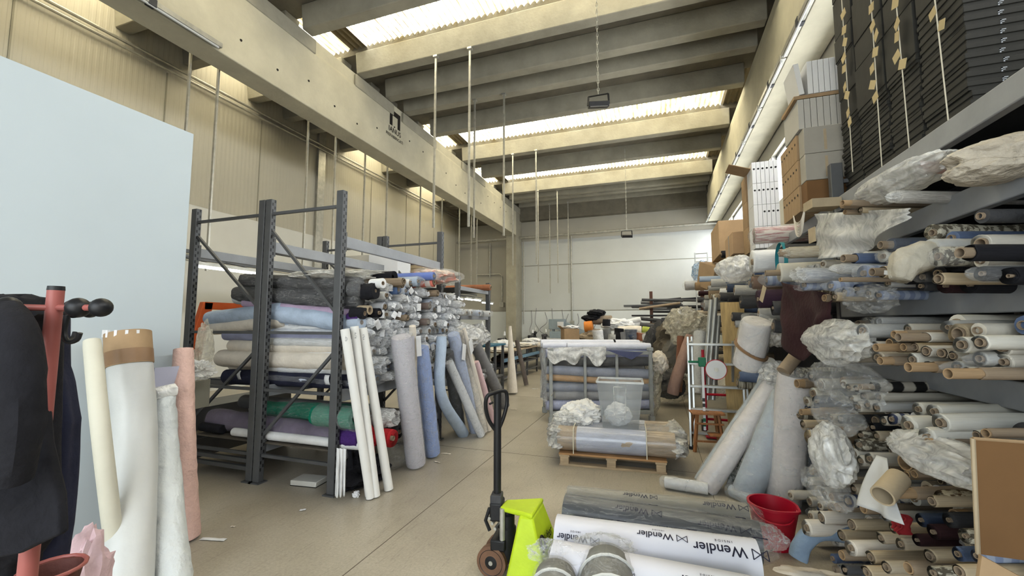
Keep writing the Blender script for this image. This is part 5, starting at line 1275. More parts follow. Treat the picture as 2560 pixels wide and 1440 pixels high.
filmobj('clear film draped over rolls before the brown box', AX(2350, 1140, 1.02), (.1, .28, .07), filmw, .35, 2.4, 19)
TL, TR, BR, BL = AX(2192, 1138, .95), AX(2218, 1146, .97), AX(2257, 1312, .90), AX(2148, 1262, .86)
tag(MB().sheet(lambda u, v: TL.lerp(TR, u).lerp(BL.lerp(BR, u), v) + V((-.012 * math.sin(u * 9 + 1) * v - .01 * math.sin(v * 3), 0, 0)), 22, 16).build('white_cloth', M('thin_white_cloth', (.56, .56, .55), .9, .04, 8, .1), solid=.003, ang=80), 'white cloth hanging down over the floor pile', 'cloth')
drape('red_cloth', 'red cloth hanging from the floor pile behind the white one', 'cloth', AX(2235, 1275, 1.02), AX(2262, 1290, 1.02), AX(2260, 1345, 1.0).z, M('dark_red_cloth', (.22, .012, .015), .9, .15, 8, .25), 6, .02)
p = AX(2206, 1240, .86); tag(MB().hollow(p, p + V((.10, .10, .05)), .043, .036, 22).build('bent_tube', kraftp), 'wide tan cardboard tube end lying before the white cloth', 'cardboard tube')
p = AX(2035, 1350, .92); o = tag(longroll([p + V((.3, 0, .06)), p + V((.05, 0, .06)), p + V((-.06, -.01, -.02)), p + V((-.10, -.02, -.12))], .055, M('dusty_blue_cloth', (.20, .27, .36), .9, .1, 8, .3), 'dusty blue cloth drooping from the bottom of the pile', amp=.15), None, 'cloth')
tag(MB().blob(AX(2050, 1455, .95), (.3, .1, .06), .2, 2, 5, 4).build('cream_cloth', cream), 'cream cloth end on the floor below the pile', 'cloth')
# maroon cloth over the end of the shelf
p0, p1 = AX(1955, 705, 1.02), AX(2080, 735, 1.06)
drape('maroon_cloth', 'dark maroon cloth hanging from the rack above the leaning rolls', 'cloth', p0, p1, lambda u: AX(2000, 905, 1.0).z + .45 * max(0, u - .35) + .35 * max(0, .3 - u), maroon, 4, .03, 8)
# brown boxes in the right foreground
yb = 1.72
a = AY(2432, 1096, yb); b_ = AY(2445, 1385, yb)
o = T('cardboard_sheet', 'large brown cardboard panel standing at the right edge in front of the pile', 'cardboard', (a.x + .3, yb, b_.z))
MB().add([a, a + V((.7, 0, 0)), b_ + V((.7, 0, 0)), b_] + [p_ + V((.0, .012, 0)) for p_ in (a, a + V((.7, 0, 0)), b_ + V((.7, 0, 0)), b_)], [(0, 1, 2, 3), (7, 6, 5, 4), (0, 4, 5, 1), (1, 5, 6, 2), (2, 6, 7, 3), (3, 7, 4, 0)]).build('panel', M('brown_board', (.17, .088, .034), .85, .12, 3, .1), o)
MB().tube([a, b_], .006, 6).build('cut_edge', kraftp, o); MB().tube([a, a + V((.7, 0, 0))], .005, 6).build('top_edge', kraft, o)
q = AY(2460, 1388, 1.45); q2 = AY(2455, 1390, 1.45)
o = T('carton_flap', 'torn pale cardboard flap in the bottom right corner', 'cardboard', q)
MB().prism([q2, AY(2560, 1440, 1.45) + V((.1, 0, -.06)), AY(2560, 1500, 1.45), AY(2440, 1500, 1.45)], (0, .012, 0)).build('flap', kraft, o)
# ---- black flat boxes above
bcol = M('black_board', (.030, .029, .025), .75, .2, 4, .08)
bi = []
eb = [AX(x, 230, 1.48).y for x in (2098, 2146, 2224, 2308, 2436)]; cols = [(eb[i + 1] + .012, eb[i] - .008) for i in range(4)]
nt = [int((AX(x, y, 1.48).z - 2.645) / .048) for x, y in ((2120, 300), (2186, 240), (2262, 150), (2370, -40))]
for c, (y0, y1) in enumerate(cols):
    z = 2.645; k = 0; thin = nt[c]
    while z < 4.4 and k < thin + 7:
        h = .048 if k < thin else (.20 if k % 2 else .33)
        x0 = 1.47 + rnd.uniform(-.008, .01)
        o = T('black_box', None, 'box', (x0, y0, z))
        MB().box((x0 + .006, y0 + .006, z), (x0 + .5, y1 - .006, z + h - .010)).build('tray', bcol, o)
        MB().box((x0, y0, z + (h * .38 if k < thin else .012)), (x0 + .506, y1, z + h - .002)).build('lid', bcol, o, bev=.003)
        if c == 3 and k > 2:
            m = MB(); xx = x0 + .13; zz = z + h * .66
            m.box((xx, y0 - .001, zz - .012), (xx + .006, y0 + .001, zz + .010)); m.box((xx, y0 - .001, zz + .005), (xx + .022, y0 + .001, zz + .010)); m.box((xx, y0 - .001, zz - .004), (xx + .016, y0 + .001, zz + .0)); m.build('end_mark', M('grey_print', (.35, .37, .40), .6, .05, 5, 0), o)
        kind = 'flat black box' if k < thin else 'deep black box'
        o['label'] = '%s, %s up in the %s stack from the upright post' % (kind, ORD[k], ORD[c]); o['group'] = 'black boxes on the top shelf'
        z += h; k += 1
# strings with hanging card tags
tagm = M('manila_card', (.50, .40, .22), .8, .1, 6, .05)
for i, (sx0, sy0, sx1, sy1, tg) in enumerate((
    (2103, -20, 2132, 430, ((2108, 35), (2110, 75), (2112, 105), (2109, 145), (2110, 172), (2112, 218), (2117, 238), (2120, 282), (2124, 305))),
    (2176, -20, 2205, 420, ((2178, 20), (2181, 65), (2190, 88), (2188, 130), (2180, 172), (2181, 212), (2188, 243))),
    (2238, -20, 2276, 400, ((2238, 8), (2242, 60), (2242, 92), (2241, 142), (2256, 160), (2276, 388))),
    (2335, -20, 2374, 330, ((2331, 35), (2354, 62), (2374, 330))))):
    X = 1.435
    pa, pb = AX(sx0, sy0, X), AX(sx1, sy1, X)
    o = T('tag_string', 'string of manila card tags hanging on the black boxes, %s from the post' % ORD[i], 'tag string', pb, 'tag strings on the black boxes')
    MB().tube([pa, pb], .0035, 6).build('string', M('cream_string', (.6, .55, .42), .8, .05, 4, 0) if 'cream_string' not in MATS else MATS['cream_string'], o)
    for j, (tx, ty) in enumerate(tg):
        c = AX(tx, ty, X - .004 - .003 * (j % 2)); s = .034 if i < 3 else .03
        MB().obox(c, (.002, s * 2, s * 1.7), rnd.uniform(-.12, .12), rnd.uniform(-.5, .6)).build('card_tag', tagm, o)
# ---- archive boxes and cartons farther along the top shelf
TS = 2.64
hole = M('hole_black', (.01, .01, .01), .9, .1, 5, 0)
for rw in range(4):
    for c in range(6):
        x0, y0, z0 = 1.27 + c * .052, 6.4, TS + .02 + rw * .30
        o = T('archive_box', 'white archive box, %s from the aisle, %s row up in the white tower' % (ORD[c], ORD[rw]), 'archive box', (x0, y0, z0), 'archive boxes in the white tower')
        MB().box((x0 + .001, y0, z0), (x0 + .050, y0 + .34, z0 + .297)).build('box', paper, o, bev=.003)
        if rw in (1, 2, 3) and (rw > 1 or c > 1):
            MB().lathe([(.013, -.002), (.013, .004)], (x0 + .026, y0, z0 + .2), 14, 'Y').build('finger_hole', hole, o)
for rw in range(3):
    for c in range(6):
        x0, y0, z0 = 1.255, 6.76 + c * .055, TS + .02 + rw * .38
        tag(MB().box((x0, y0, z0), (x0 + .34, y0 + .053, z0 + .377)).build('kraft_archive_box', kraft, bev=.003), 'brown archive box, %s behind the white tower, %s row up' % (ORD[c], ORD[rw]), 'archive box', 'brown archive boxes behind the tower')
q = V((1.2, 6.65, TS + 1.18)); tag(MB().obox(q, (.42, .36, .008), 0, .35, 'Y').build('cardboard_flap', kraft), 'bent brown cardboard sheet on top of the white archive tower', 'cardboard')
grb = M('grey_board', (.36, .335, .285), .8, .06, 5, .1)
for rw in range(3):
    z0 = TS + rw * .235
    tag(MB().box((1.235, 4.16, z0 + (.03 if rw == 0 else 0)), (1.545, 4.30, z0 + .232)).build('grey_carton', grb if rw else MATS['brown_board'], bev=.004), ('brown carton end at the bottom of the kraft stack', 'grey-brown carton end with tape in the kraft stack', 'upper grey-brown carton end with tape in the kraft stack')[rw], 'box')
    if rw: tag(MB().box((1.38, 4.157, z0 + .02), (1.40, 4.16, z0 + .2)).build('tape_strip', kraftp), 'strip of tape on the %s grey-brown carton' % ('lower', 'upper')[rw - 1], 'tape')
    for c in range(6):
        y0 = 4.31 + c * .085
        o = T('kraft_archive_box', 'kraft archive box facing the aisle, %s from the near end, %s row up' % (ORD[c], ORD[rw]), 'archive box', (1.22, y0, z0), 'kraft archive boxes in the brown stack')
        MB().box((1.22, y0, z0), (1.54, y0 + .083, z0 + .232)).build('box', kraft, o, bev=.003)
        MB().lathe([(.011, -.002), (.011, .004)], (1.22, y0 + .042, z0 + .16), 12, 'X').build('finger_hole', hole, o)
for c in range(7):
    x0 = 1.215 + c * .048; z0 = TS + .71
    tag(MB().box((x0, 4.2, z0), (x0 + .045, 4.62, z0 + .27)).build('grey_archive_box', M('pale_grey_board', (.47, .45, .40), .8, .05, 5, .1), bev=.003), 'pale grey archive box standing on the kraft stack, %s from the aisle' % ORD[c], 'archive box', 'grey archive boxes on the kraft stack')
tag(MB().obox((1.36, 4.40, TS + 1.0), (.34, .40, .03), 0).build('cardboard_sheet', kraft), 'flat brown cardboard sheet between the grey and white archive boxes', 'cardboard')
for c in range(6):
    x0 = 1.30 + c * .042; z0 = TS + 1.02
    tag(MB().box((x0, 4.2, z0), (x0 + .039, 4.5, z0 + .30)).build('white_archive_box', M('bright_board', (.74, .73, .70), .7, .03, 5, .05), bev=.003), 'white archive box on top of the kraft stack, %s from the aisle' % ORD[c], 'archive box', 'white archive boxes on top of the kraft stack')
tag(MB().obox((1.235, 4.35, TS + 1.17), (.04, .3, .29), 0, -.12, 'Y').build('white_archive_box', MATS['bright_board']), 'tilted white archive box leaning off the kraft stack', 'archive box')
# twine hank, tan box near the post
p = AX(2000, 545, 1.15); o = T('twine_hank', 'hank of pale twine hanging in front of the kraft stack', 'twine', p)
for k in range(10):
    w_ = .10 + .006 * k
    MB().tube(smooth_path([p + V((0, .17, .06)), p + V((-.01, .08, -.02 - .012 * k)), p + V((-.01, -.06, -.03 - .012 * k)), p + V((0, -.15, .07))], 15), .004, 5).build('strand', cream, o)
tag(MB().obox(AX(2055, 512, 1.25), (.2, .16, .07), .1).build('tan_carton', kraftp), 'small tan carton beside the twine hank', 'box')
# ---- cloth piled on the ends of the farther racks
its = []
def Q(px_, py_, rp, k, X, lab, L=1.1, hole=.42, prot=0, wrap=None, closed=True, dy=.0, dz=0, **kw):
    p = AX(px_, py_, X); r = rp * (p - V((0, 0, H))).dot(_f) / FPX
    m = D[k][0] if isinstance(k, str) else k
    return roll(p, p + V((L, dy, dz)), r, m, hole=.84 if k == 'k' else hole, prot=prot, wrap=wrap, closed=closed, label=lab, name='cardboard_tube' if k == 'k' else 'fabric_roll', cat='cardboard tube' if k == 'k' else 'fabric roll', corem=kraft if k == 'k' else kraftd)
Q(1884, 590, 20, M('rose_print', (.32, .14, .14), .9, .1, 6, .3, rgb2=(.58, .52, .46)), 1.05, 'rose printed roll under film above the white rolls', wrap=film)
Q(1878, 655, 30, white, .98, 'big white roll in loose film with a teal band', hole=.25, L=1.4)
p = AX(1900, 650, .93); o = MB().lathe([(.158, 0), (.162, .002), (.162, .03), (.158, .032)], p + V((.16, 0, -.005)), 30, 'X', False).build('teal_band', teal); tag(o, 'teal tape band round the big white roll', 'tape')
filmobj('loose milky film bag trailing from the big white roll', AX(1838, 672, .96), (.22, .30, .16), filmw, .3, 2, 21)
Q(1970, 632, 13, 'o', .96, 'tan roll with a wide brown core lying over the white rolls', hole=.7, prot=.06, wrap=filmy)
Q(1946, 682, 25, foam, 1.0, 'thick pale foam roll with a protruding brown core', hole=.3, prot=.10)
Q(1772, 736, 11, 'k', .95, 'brown tube end in the heap by the purple bundle', prot=0)
Q(1800, 735, 15, white, .97, 'white roll beside the brown tube in the heap', hole=.3)
Q(1737, 716, 10, kraft, .74, 'long tan tube lying high on the heap', hole=.8, L=.9)
Q(1712, 714, 12, gwhite, .62, 'clear wrapped roll at the far tip of the heap', wrap=film, L=.9)
Q(1748, 698, 7, lblue, .75, 'pale blue roll above the tan tube', L=.9)
Q(1880, 707, 16, M('brown_cloth', (.17, .09, .05), .9, .15, 8, .3), .98, 'brown cloth roll beside the foam roll', hole=.2, wrap=filmd)
Q(1915, 700, 16, ltb, 1.0, 'film-wrapped pale blue roll beside the brown cloth', wrap=film)
Q(1893, 748, 24, M('plum_cloth', (.035, .016, .03), .9, .2, 8, .3), .90, 'plum coloured bundle with a white paper band', hole=.2)
Q(1850, 755, 18, 'y', .98, 'dark charcoal roll between plum bundle and white roll', hole=.2)
Q(1820, 760, 14, 'b', 1.0, 'black roll deep in the heap', hole=.2)
Q(1760, 762, 12, 'g', .9, 'grey-white film-wrapped roll low in the heap', wrap=film)
Q(1930, 770, 18, 'y', 1.0, 'charcoal roll behind the maroon cloth', hole=.2)
p = AX(1907, 735, .80); tag(MB().obox(p, (.004, .05, .13), .3, .5).build('paper_band', kraftp), 'pale paper band on the plum bundle', 'paper')
tag(MB().obox(AX(2030, 588, 1.0), (.004, .10, .10), .1).build('card_square', kraftp), 'square card standing on the tan roll', 'card')
hp = random.Random(5); its = []
for i in range(90):
    y = hp.uniform(4.4, 12.0); z = hp.choice((.85, .95, 1.05, 1.5, 1.62, 1.75, 1.88, 2.1, 2.2, 2.32)); z += hp.uniform(-.03, .03)
    r = hp.uniform(.045, .075); X = 1.12 - .045 * (y - 4.4) + hp.uniform(-.08, .12)
    m, nm = D[hp.choice('wwgeokbylmydxgc')]; k = nm == 'brown card tube'
    small_roll((X, y, z), (X + .9, y + hp.uniform(-.1, .1), z + hp.uniform(-.05, .05)), r, m)
me = bpy.data.meshes.new('fabric_roll'); vs, fs, mi = [], [], []
for k, (nm, mb) in enumerate(STUFF.items()):
    me.materials.append(MATS[nm]); o_ = len(vs); vs += mb.v; fs += [[i + o_ for i in f] for f in mb.f]; mi += [k] * len(mb.f)
me.from_pydata(vs, [], fs)
for p_, k in zip(me.polygons, mi): p_.material_index = k; p_.use_smooth = True
me.set_sharp_from_angle(angle=.7)
o = bpy.data.objects.new('fabric_rolls', me); COL.objects.link(o)
tag(o, 'the many smaller and farther cloth rolls packed between the others in the right-hand racks', 'fabric rolls', None, 'stuff')
# cartons on top of the heap
ct_ = carton('carton', 'big orange-brown carton on top of the far right rack', (1.45, 8.9, 3.2), (.75, 1.1, .62), 0, M('orange_board', (.40, .27, .15), .8, .1, 4, .1))
carton('carton', 'smaller tan carton with grey tape before the big orange-brown carton', (1.42, 7.5, 2.88), (.62, .75, .34), 0, M('tan_board', (.43, .29, .17), .8, .1, 4, .1), tape=M('grey_tape', (.25, .24, .22), .5, .1, 5, 0))
carton('carton', 'crushed brown carton below the big orange-brown one', (1.2, 9.4, 2.6), (.6, .6, .5), .4, M('orange_board2', (.35, .24, .14), .8, .1, 4, .1), tilt=.3)
Q(1803, 636, 9, 'b', 1.1, 'black roll poking out below the tan carton')
filmobj('blue film-wrapped cloth hanging by the far ladder', AX(1752, 682, 1.0), (.2, .35, .25), FILM('blue_film', (.22, .36, .52), (.3, .8), 6), .4, 2, 25)
# ================================================================== far end and left bay
# ladder against the far right wall
lx = AY(1738, 630, 16.5); o = T('ladder', 'aluminium ladder standing against the far end of the right rack', 'ladder', (lx.x, 16.5, 0))
for dx_ in (0, .42): MB().bar((lx.x + dx_, 16.5, 0), (lx.x + dx_, 16.7, lx.z), .04, .07).build('stile', alum, o)
for k in range(14): MB().tube([(lx.x, 16.5 + .2 * (.3 + k * .3) / lx.z, .3 + k * .3), (lx.x + .42, 16.5 + .2 * (.3 + k * .3) / lx.z, .3 + k * .3)], .016, 8).build('rung', alum, o)
# hanging rods from the ribs
rods = [(1090, 140, 1080, 570), (1175, 120, 1168, 567), (1187, 250, 1175, 595), (1260, 235, 1248, 590), (1282, 385, 1277, 664), (1340, 375, 1336, 660), (1345, 476, 1340, 707), (1393, 475, 1390, 708), (1374, 530, 1372, 734), (1420, 520, 1415, 733)]
for i, (xa, ya, xb, yb_) in enumerate(rods):
    p = G(xa, ya, 7.7)
    if p.y > 20.6: p = AY(xa, ya, 20.4)
    z1 = AY(xb, yb_, p.y).z
    o = T('hanging_rod', 'galvanised rod hanging from the concrete ribs, %s from the near end' % ORD[i], 'rod', (p.x, p.y, z1), 'rods hanging from the ribs')
    MB().bar((p.x, p.y, 7.71), (p.x, p.y, z1), .045, .028).build('channel', galv, o)
    MB().box((p.x - .05, p.y - .05, 7.66), (p.x + .05, p.y + .05, 7.705)).build('fixing_plate', galv, o)
for i, (x, y, z1, X) in enumerate(((470, 240, 2.9, -7.6), (536, 350, 2.55, -7.35), (764, 480, 2.7, -7.7), (834, 500, 2.5, -7.4), (909, 520, 2.7, -7.7), (966, 520, 2.5, -7.4), (1050, 560, 2.5, -7.4), (1104, 600, 2.6, -7.5), (1148, 610, 2.7, -7.5), (1178, 640, 2.9, -7.6), (1192, 640, 3.0, -7.4))):
    p = AX(x, y, X)
    o = T('hanging_rod', 'galvanised rod in the left bay carrying the light rail, %s from the near end' % ORD[i], 'rod', (X, p.y, z1), 'rods in the left bay')
    MB().bar((X, p.y, 7.71), (X, p.y, z1), .045, .028).build('channel', galv, o)
    MB().box((X - .05, p.y - .05, 7.66), (X + .05, p.y + .05, 7.705)).build('fixing_plate', galv, o)
# light rails with tubes
litm = EMIT('lit_tube', (.93, .97, 1), 9.0)
rl = T('light_rail', 'grey cable rail hung low over the left bay', 'rail', (-7.5, 4, 2.6))
for X, z in ((-7.6, 2.88), (-7.35, 2.74)):
    MB().box((X - .05, 4.2, z - .03), (X + .05, 17, z + .03)).build('rail', steelg, rl)
    MB().tube([(X + .09, 4.2, z - .06), (X + .09, 17, z - .05)], .015, 6).build('cable', galv, rl)
for i, (xa, ya, xb, yb_, X) in enumerate(((488, 662, 655, 688, -6.7), (1140, 747, 1158, 748, -6.2), (1162, 748, 1182, 749, -5.6), (1184, 750, 1202, 751, -5.2), (1205, 757, 1232, 759, -6.0))):
    p, q = AX(xa, ya, X), AX(xb, yb_, X); z = (p.z + q.z) / 2
    o = T('tube_light', 'lit fluorescent tube over the left work area, %s from the partition' % ORD[i], 'light', (X, p.y, z), 'lit tube lights over the work area')
    MB().box((X - .05, p.y, z + .02), (X + .05, q.y, z + .07)).build('housing', galv, o)
    MB().tube([(X, p.y + .03, z), (X, q.y - .03, z)], .022, 10).build('tube', litm, o)
    for f in (.2, .8):
        yy = p.y + (q.y - p.y) * f; MB().bar((X, yy, z + .07), (-7.35, yy, 2.74), .012, .012).build('hanger', steelg, o)
# floodlights on chains
for i, (xa, ya, xb, yb_, lab) in enumerate(((1492, -60, 1496, 262, 'larger black floodlight hanging on a chain in mid hall'), (1565, 366, 1567, 590, 'small floodlight hanging on a chain near the end wall'))):
    p = G(xa, ya, 7.7); q = AY(xb, yb_, p.y); s = .17
    o = T('floodlight', lab, 'floodlight', q, 'floodlights on chains')
    MB().obox(q, (s * 2, s * 1.5, .09), .25, .35).build('housing', black, o, bev=.01)
    MB().obox(q + V((0, -.012, -.047)), (s * 1.7, s * 1.2, .006), .25, .35).build('glass', M('lamp_glass', (.35, .34, .33), .15, .1, 4, 0), o)
    for sx_ in (-1, 1): MB().bar(q + V((sx_ * s * 1.03, .03 * sx_, 0)), q + V((sx_ * s * .98, 0, .17)), .03, .012).build('bracket', black, o)
    MB().bar(q + V((-s, 0, .17)), q + V((s, 0, .17)), .03, .012).build('bracket_bar', black, o)
    n = int((7.7 - q.z - .2) / .07); m = MB()
    for k in range(n):
        z = q.z + .18 + k * .07; d = V((.014, 0, 0)) if k % 2 else V((0, .014, 0))
        m.tube([V((q.x, q.y, z)) + d, V((q.x, q.y, z + .04)) + d * .9, V((q.x, q.y, z + .075)), V((q.x, q.y, z + .04)) - d * .9, V((q.x, q.y, z)) - d, V((q.x, q.y, z - .01)), V((q.x, q.y, z)) + d], .005, 5)
    m.build('chain', galv, o)
# orange machine and blue bench behind the rear rack
o = T('orange_machine', 'orange machine frame behind the rear rack', 'machine', AX(500, 860, -5.9))
y0 = AX(500, 800, -5.9).y; za = AX(505, 755, -5.9).z
MB().prism([(-5.9, y0 - .35, .6), (-5.9, y0 - .1, .6), (-5.9, y0 + .12, za), (-5.9, y0 - .02, za)], (.08, 0, 0)).build('side_arm', orangep, o, bev=.01)
MB().box((-5.9, y0 + .0, za - .1), (-5.82, y0 + 1.2, za)).build('top_bar', orangep, o); MB().box((-5.95, y0 - .4, 0), (-5.4, y0 + 1.1, .6)).build('body', steelg, o)
o = T('blue_bench', 'blue painted machine bench beside the partition in the left bay', 'bench', (-6.2, 3.4, 0))
for z in (.95, 1.25): MB().box((-6.4, 2.6, z - .05), (-5.8, 3.9, z + .05)).build('rail', bluep, o)
for y in (2.65, 3.85): MB().box((-6.4, y - .04, 0), (-6.3, y + .04, 1.3)).build('leg', bluep, o); MB().box((-5.9, y - .04, 0), (-5.8, y + .04, 1.3)).build('leg', bluep, o)
# work tables along the left of the aisle
def table(lab, y0, y1, x0, x1, z, topm, n, rail=None):
    o = T('work_table', lab, 'table', (x1, y0, 0), 'work tables along the left aisle')
    MB().box((x0, y0, z - .04), (x1, y1, z)).build('tabletop', topm, o, bev=.004)
    for x in (x0 + .06, x1 - .05):
        for k in range(n):
            y = y0 + .08 + (y1 - y0 - .16) * k / (n - 1)
            MB().box((x - .025, y - .025, 0), (x + .025, y + .025, z - .04)).build('leg', steelg, o)
        for zz in (.18, .45): MB().box((x - .02, y0 + .05, zz - .02), (x + .02, y1 - .05, zz + .02)).build('lower_rail', steelg, o)
    MB().box((x0 + .05, y0 + .05, .44), (x1 - .04, y1 - .05, .46)).build('shelf', MATS['dark_shelf'], o)
    if rail: MB().box((x1 - .02, y0, z - .28), (x1 + .02, y1, z - .19)).build('front_rail', rail, o)
    return o
tw_ = M('worn_board', (.36, .28, .19), .7, .2, 4, .1)
steelb = M('slate_blue_steel', (.14, .25, .34), .5, .1, 5, .05)
table('work table with blue top next to the tall cream cone', 8.25, 9.4, -4.2, -3.42, 1.18, bluep, 3)
table('long work table with a blue front rail in the left aisle', 10.6, 14.2, -5.0, -3.95, .88, tw_, 4, steelb)
table('farthest work table along the left aisle', 14.6, 17.6, -5.0, -3.95, .88, tw_, 3, steelb)
table('white topped bench along the end wall', 19.9, 20.8, -6.2, -1.5, .92, paper, 4)
# sewing machines
def sewing(lab, c, m, rot=0):
    o = T('sewing_machine', lab, 'sewing machine', c, 'sewing machines on the tables')
    c = V(c)
    MB().obox(c + V((0, 0, .03)), (.2, .46, .06), rot).build('bed', m, o, bev=.01)
    MB().obox(c + V((0, .17, .17)), (.12, .10, .24), rot).build('column', m, o, bev=.015)
    MB().obox(c + V((0, -.02, .27)), (.10, .46, .10), rot).build('arm', m, o, bev=.02)
    MB().obox(c + V((0, -.20, .17)), (.08, .08, .18), rot).build('head', m, o, bev=.01)
    MB().lathe([(.03, -.03), (.08, -.02), (.08, .02), (.03, .03)], c + V((0, .26, .25)), 18, 'Y').build('handwheel', black, o)
    MB().tube([c + V((0, -.2, .08)), c + V((0, -.2, .02))], .006, 6).build('needle_bar', galv, o)
    MB().tube([c + V((.05, .1, .3)), c + V((.05, .1, .55))], .008, 6).build('thread_stand', galv, o)
    MB().lathe([(.04, .4), (.02, .52)], c + V((.05, .1, 0)), 12).build('thread_cone', white, o)
sewing('dark sewing machine on the table by the taupe roll', (-3.95, 9.0, 1.18), dgrey)
sewing('black sewing machine on the long table', (-4.5, 12.0, .88), black)
sewing('dark machine head nearest the concrete column', (-4.6, 15.4, .88), black)
sewing('dark machine on the far table end', (-4.5, 17.0, .88), dgrey)
sewing('machine standing on the end wall bench', (-5.9, 20.3, .92), black)
# cloth on the tables
def heap(lab, c, rad, m, seed, amp=.3, name='cloth_heap', cat='cloth heap', sub=4):
    return tag(MB().blob(c, rad, amp, 1.7, seed, 5, 2).build(name, m), lab, cat)
heap('purple cloth under the blue-topped table', (-3.7, 8.6, .58), (.22, .3, .12), purple, 2)
heap('white bagged cloth on the blue-topped table', (-3.85, 8.5, 1.30), (.26, .25, .12), white, 3)
heap('cream cloth spread over the long table corner', (-4.3, 10.9, .92), (.5, .4, .06), cream, 5)
heap('white net cloth hanging over the long table', (-4.2, 11.3, 1.02), (.3, .35, .16), white, 7)
heap('pale cloth folded in the middle of the long table', (-4.4, 13.2, .94), (.4, .6, .07), whitey, 8)
heap('white cloth pile on the farthest work table', (-4.4, 15.0, .98), (.35, .3, .12), white, 9)
heap('dark cloth under the long table', (-4.4, 12.4, .58), (.4, .9, .12), M('dark_brown_cloth', (.07, .045, .035), .9, .2, 7, .3), 10)
heap('clear film heap over the low rack end', (-3.8, 7.95, 1.38), (.25, .28, .16), film, 13, .5, 'film_heap', 'film')
for i, y in enumerate((13.6, 14.0)): longroll([(-3.9, y, .95), (-5.0, y - .1, .95)], .05, white, 'white roll lying across the %s table joint' % ('near', 'far')[i])
p = AY(1425, 838, 13.5); carton('carton', 'open brown carton with a round hole among the far tables', p, (.5, .4, .42), .5, kraft, flap=True)
tag(MB().box((p.x - .45, p.y - .3, 0), (p.x + .45, p.y + .4, p.z - .21)).build('steel_cabinet', steelg, bev=.01), 'dark steel cabinet below the brown carton', 'cabinet')
tag(MB().blob(p + V((.05, 0, .26)), (.25, .18, .06), .4, 2, 4, 3).build('paper_heap', paper), 'white papers piled on the brown carton', 'paper')
# grey-blue machine on the wall bench
q = AY(1398, 815, 20.3)
o = T('grey_machine', 'blue-grey press machine with a long sloping arm on the end bench', 'machine', (q.x, 20.3, .92))
MB().box((q.x - .45, 20.1, .93), (q.x + .5, 20.6, 1.25)).build('base', M('machine_grey', (.25, .30, .33), .5, .1, 5, .05), o, bev=.02)
MB().prism([(q.x + .3, 20.2, 1.2), (q.x + 1.6, 20.2, .98), (q.x + 1.6, 20.2, 1.15), (q.x + .3, 20.2, 1.72)], (0, .3, 0)).build('arm', MATS['machine_grey'], o, bev=.02)
MB().box((q.x - .5, 20.15, 1.35), (q.x + .3, 20.5, 1.85)).build('head', MATS['machine_grey'], o, bev=.02)
MB().box((q.x - .05, 20.10, 1.45), (q.x + .25, 20.15, 1.72)).build('notice', paper, o)
MB().box((q.x - .35, 20.2, 1.2), (q.x - .25, 20.4, 1.4)).build('neck', MATS['machine_grey'], o)
# cables hanging on the end wall
for i in range(9):
    x = -6.3 + i * .42 + rnd.uniform(-.1, .1); zt = 2.2 + rnd.uniform(-.1, .25); r_ = rnd.uniform(-.3, .3)
    tag(MB().tube(smooth_path([(x, YB - .06, zt), (x + r_ * .4, YB - .1, 1.7), (x - r_, YB - .14, 1.3), (x + r_, YB - .2, .95)], 15), .014, 6).build('cable', greyf), 'grey cable hanging on the end wall, %s from the column' % ORD[i], 'cable', 'cables on the end wall')
# piles on the far tables in the middle
table('cluttered table carrying the far heap of rolls', 14.6, 15.8, -1.9, 1.0, .90, tw_, 3)
YP = 14.7
def FQ(px0, py0, px1, py1, r, m, lab, y=YP, wrap=None, **kw):
    a, b_ = AY(px0, py0, y), AY(px1, py1, y); return longroll([b_, a], r, m, lab, wrap=wrap, **kw)
FQ(1462, 818, 1482, 816, .20, orange, 'orange cloth roll on the far heap')
FQ(1482, 800, 1530, 800, .16, M('taupe_cloth', (.24, .19, .14), .9, .15, 6, .3), 'taupe cloth roll on the far heap', y=14.9)
FQ(1470, 834, 1500, 838, .2, M('umber_cloth', (.17, .13, .09), .9, .15, 6, .3), 'umber cloth folded at the left of the far heap')
FQ(1519, 855, 1516, 822, .14, M('film_grey', (.12, .12, .12), .6, .3, 9, .3), 'grey film-wrapped roll standing in the far heap', y=14.4, wrap=filmd)
FQ(1516, 815, 1516, 798, .13, blackc, 'black top of the standing roll in the far heap', y=14.4)
FQ(1540, 812, 1600, 812, .16, white, 'white rolls high on the far heap', y=15.1)
FQ(1566, 806, 1602, 798, .09, white, 'slim white roll on top of the far heap', y=15.0)
FQ(1545, 827, 1604, 827, .17, cream, 'cream cloth roll across the far heap', y=14.6)
FQ(1605, 825, 1624, 828, .13, M('olive_green', (.30, .34, .06), .9, .1, 7, .2), 'olive green roll at the right of the far heap', y=14.6)
FQ(1600, 812, 1640, 818, .09, dgrey, 'dark roll above the olive green roll', y=14.9)
for i, (x, m, w_, nm) in enumerate(((1497, white, .17, 'white'), (1533, gwhite, .16, 'grey-white'), (1546, blackc, .15, 'black'), (1560, greyf, .15, 'grey'), (1578, darkb, .2, 'dark blue'), (1600, M('rust_cloth', (.24, .09, .05), .9, .2, 7, .3), .15, 'rust'), (1617, white, .17, 'cream-white'))):
    b0_ = AY(x, 853, 14.2); longroll([b0_ + V((.04 * (i % 3 - 1), 0, (.36, .22, .42, .30, .38, .26, .24)[i])), b0_ + V((0, 0, .02))], w_, m, '%s bundle standing in the front row of the far heap' % nm, wrap=film if i in (0, 1, 4, 6) else None, amp=.15)
for i, (x, y, rd, nm) in enumerate(((1490, 783, (.3, .25, .13), 'upper'), (1480, 795, (.35, .25, .12), 'lower'))):
    heap('%s black bag on the left of the far heap' % nm, AY(x, y, 14.9), rd, blackc, 20 + i, .25, 'black_bag', 'bag')
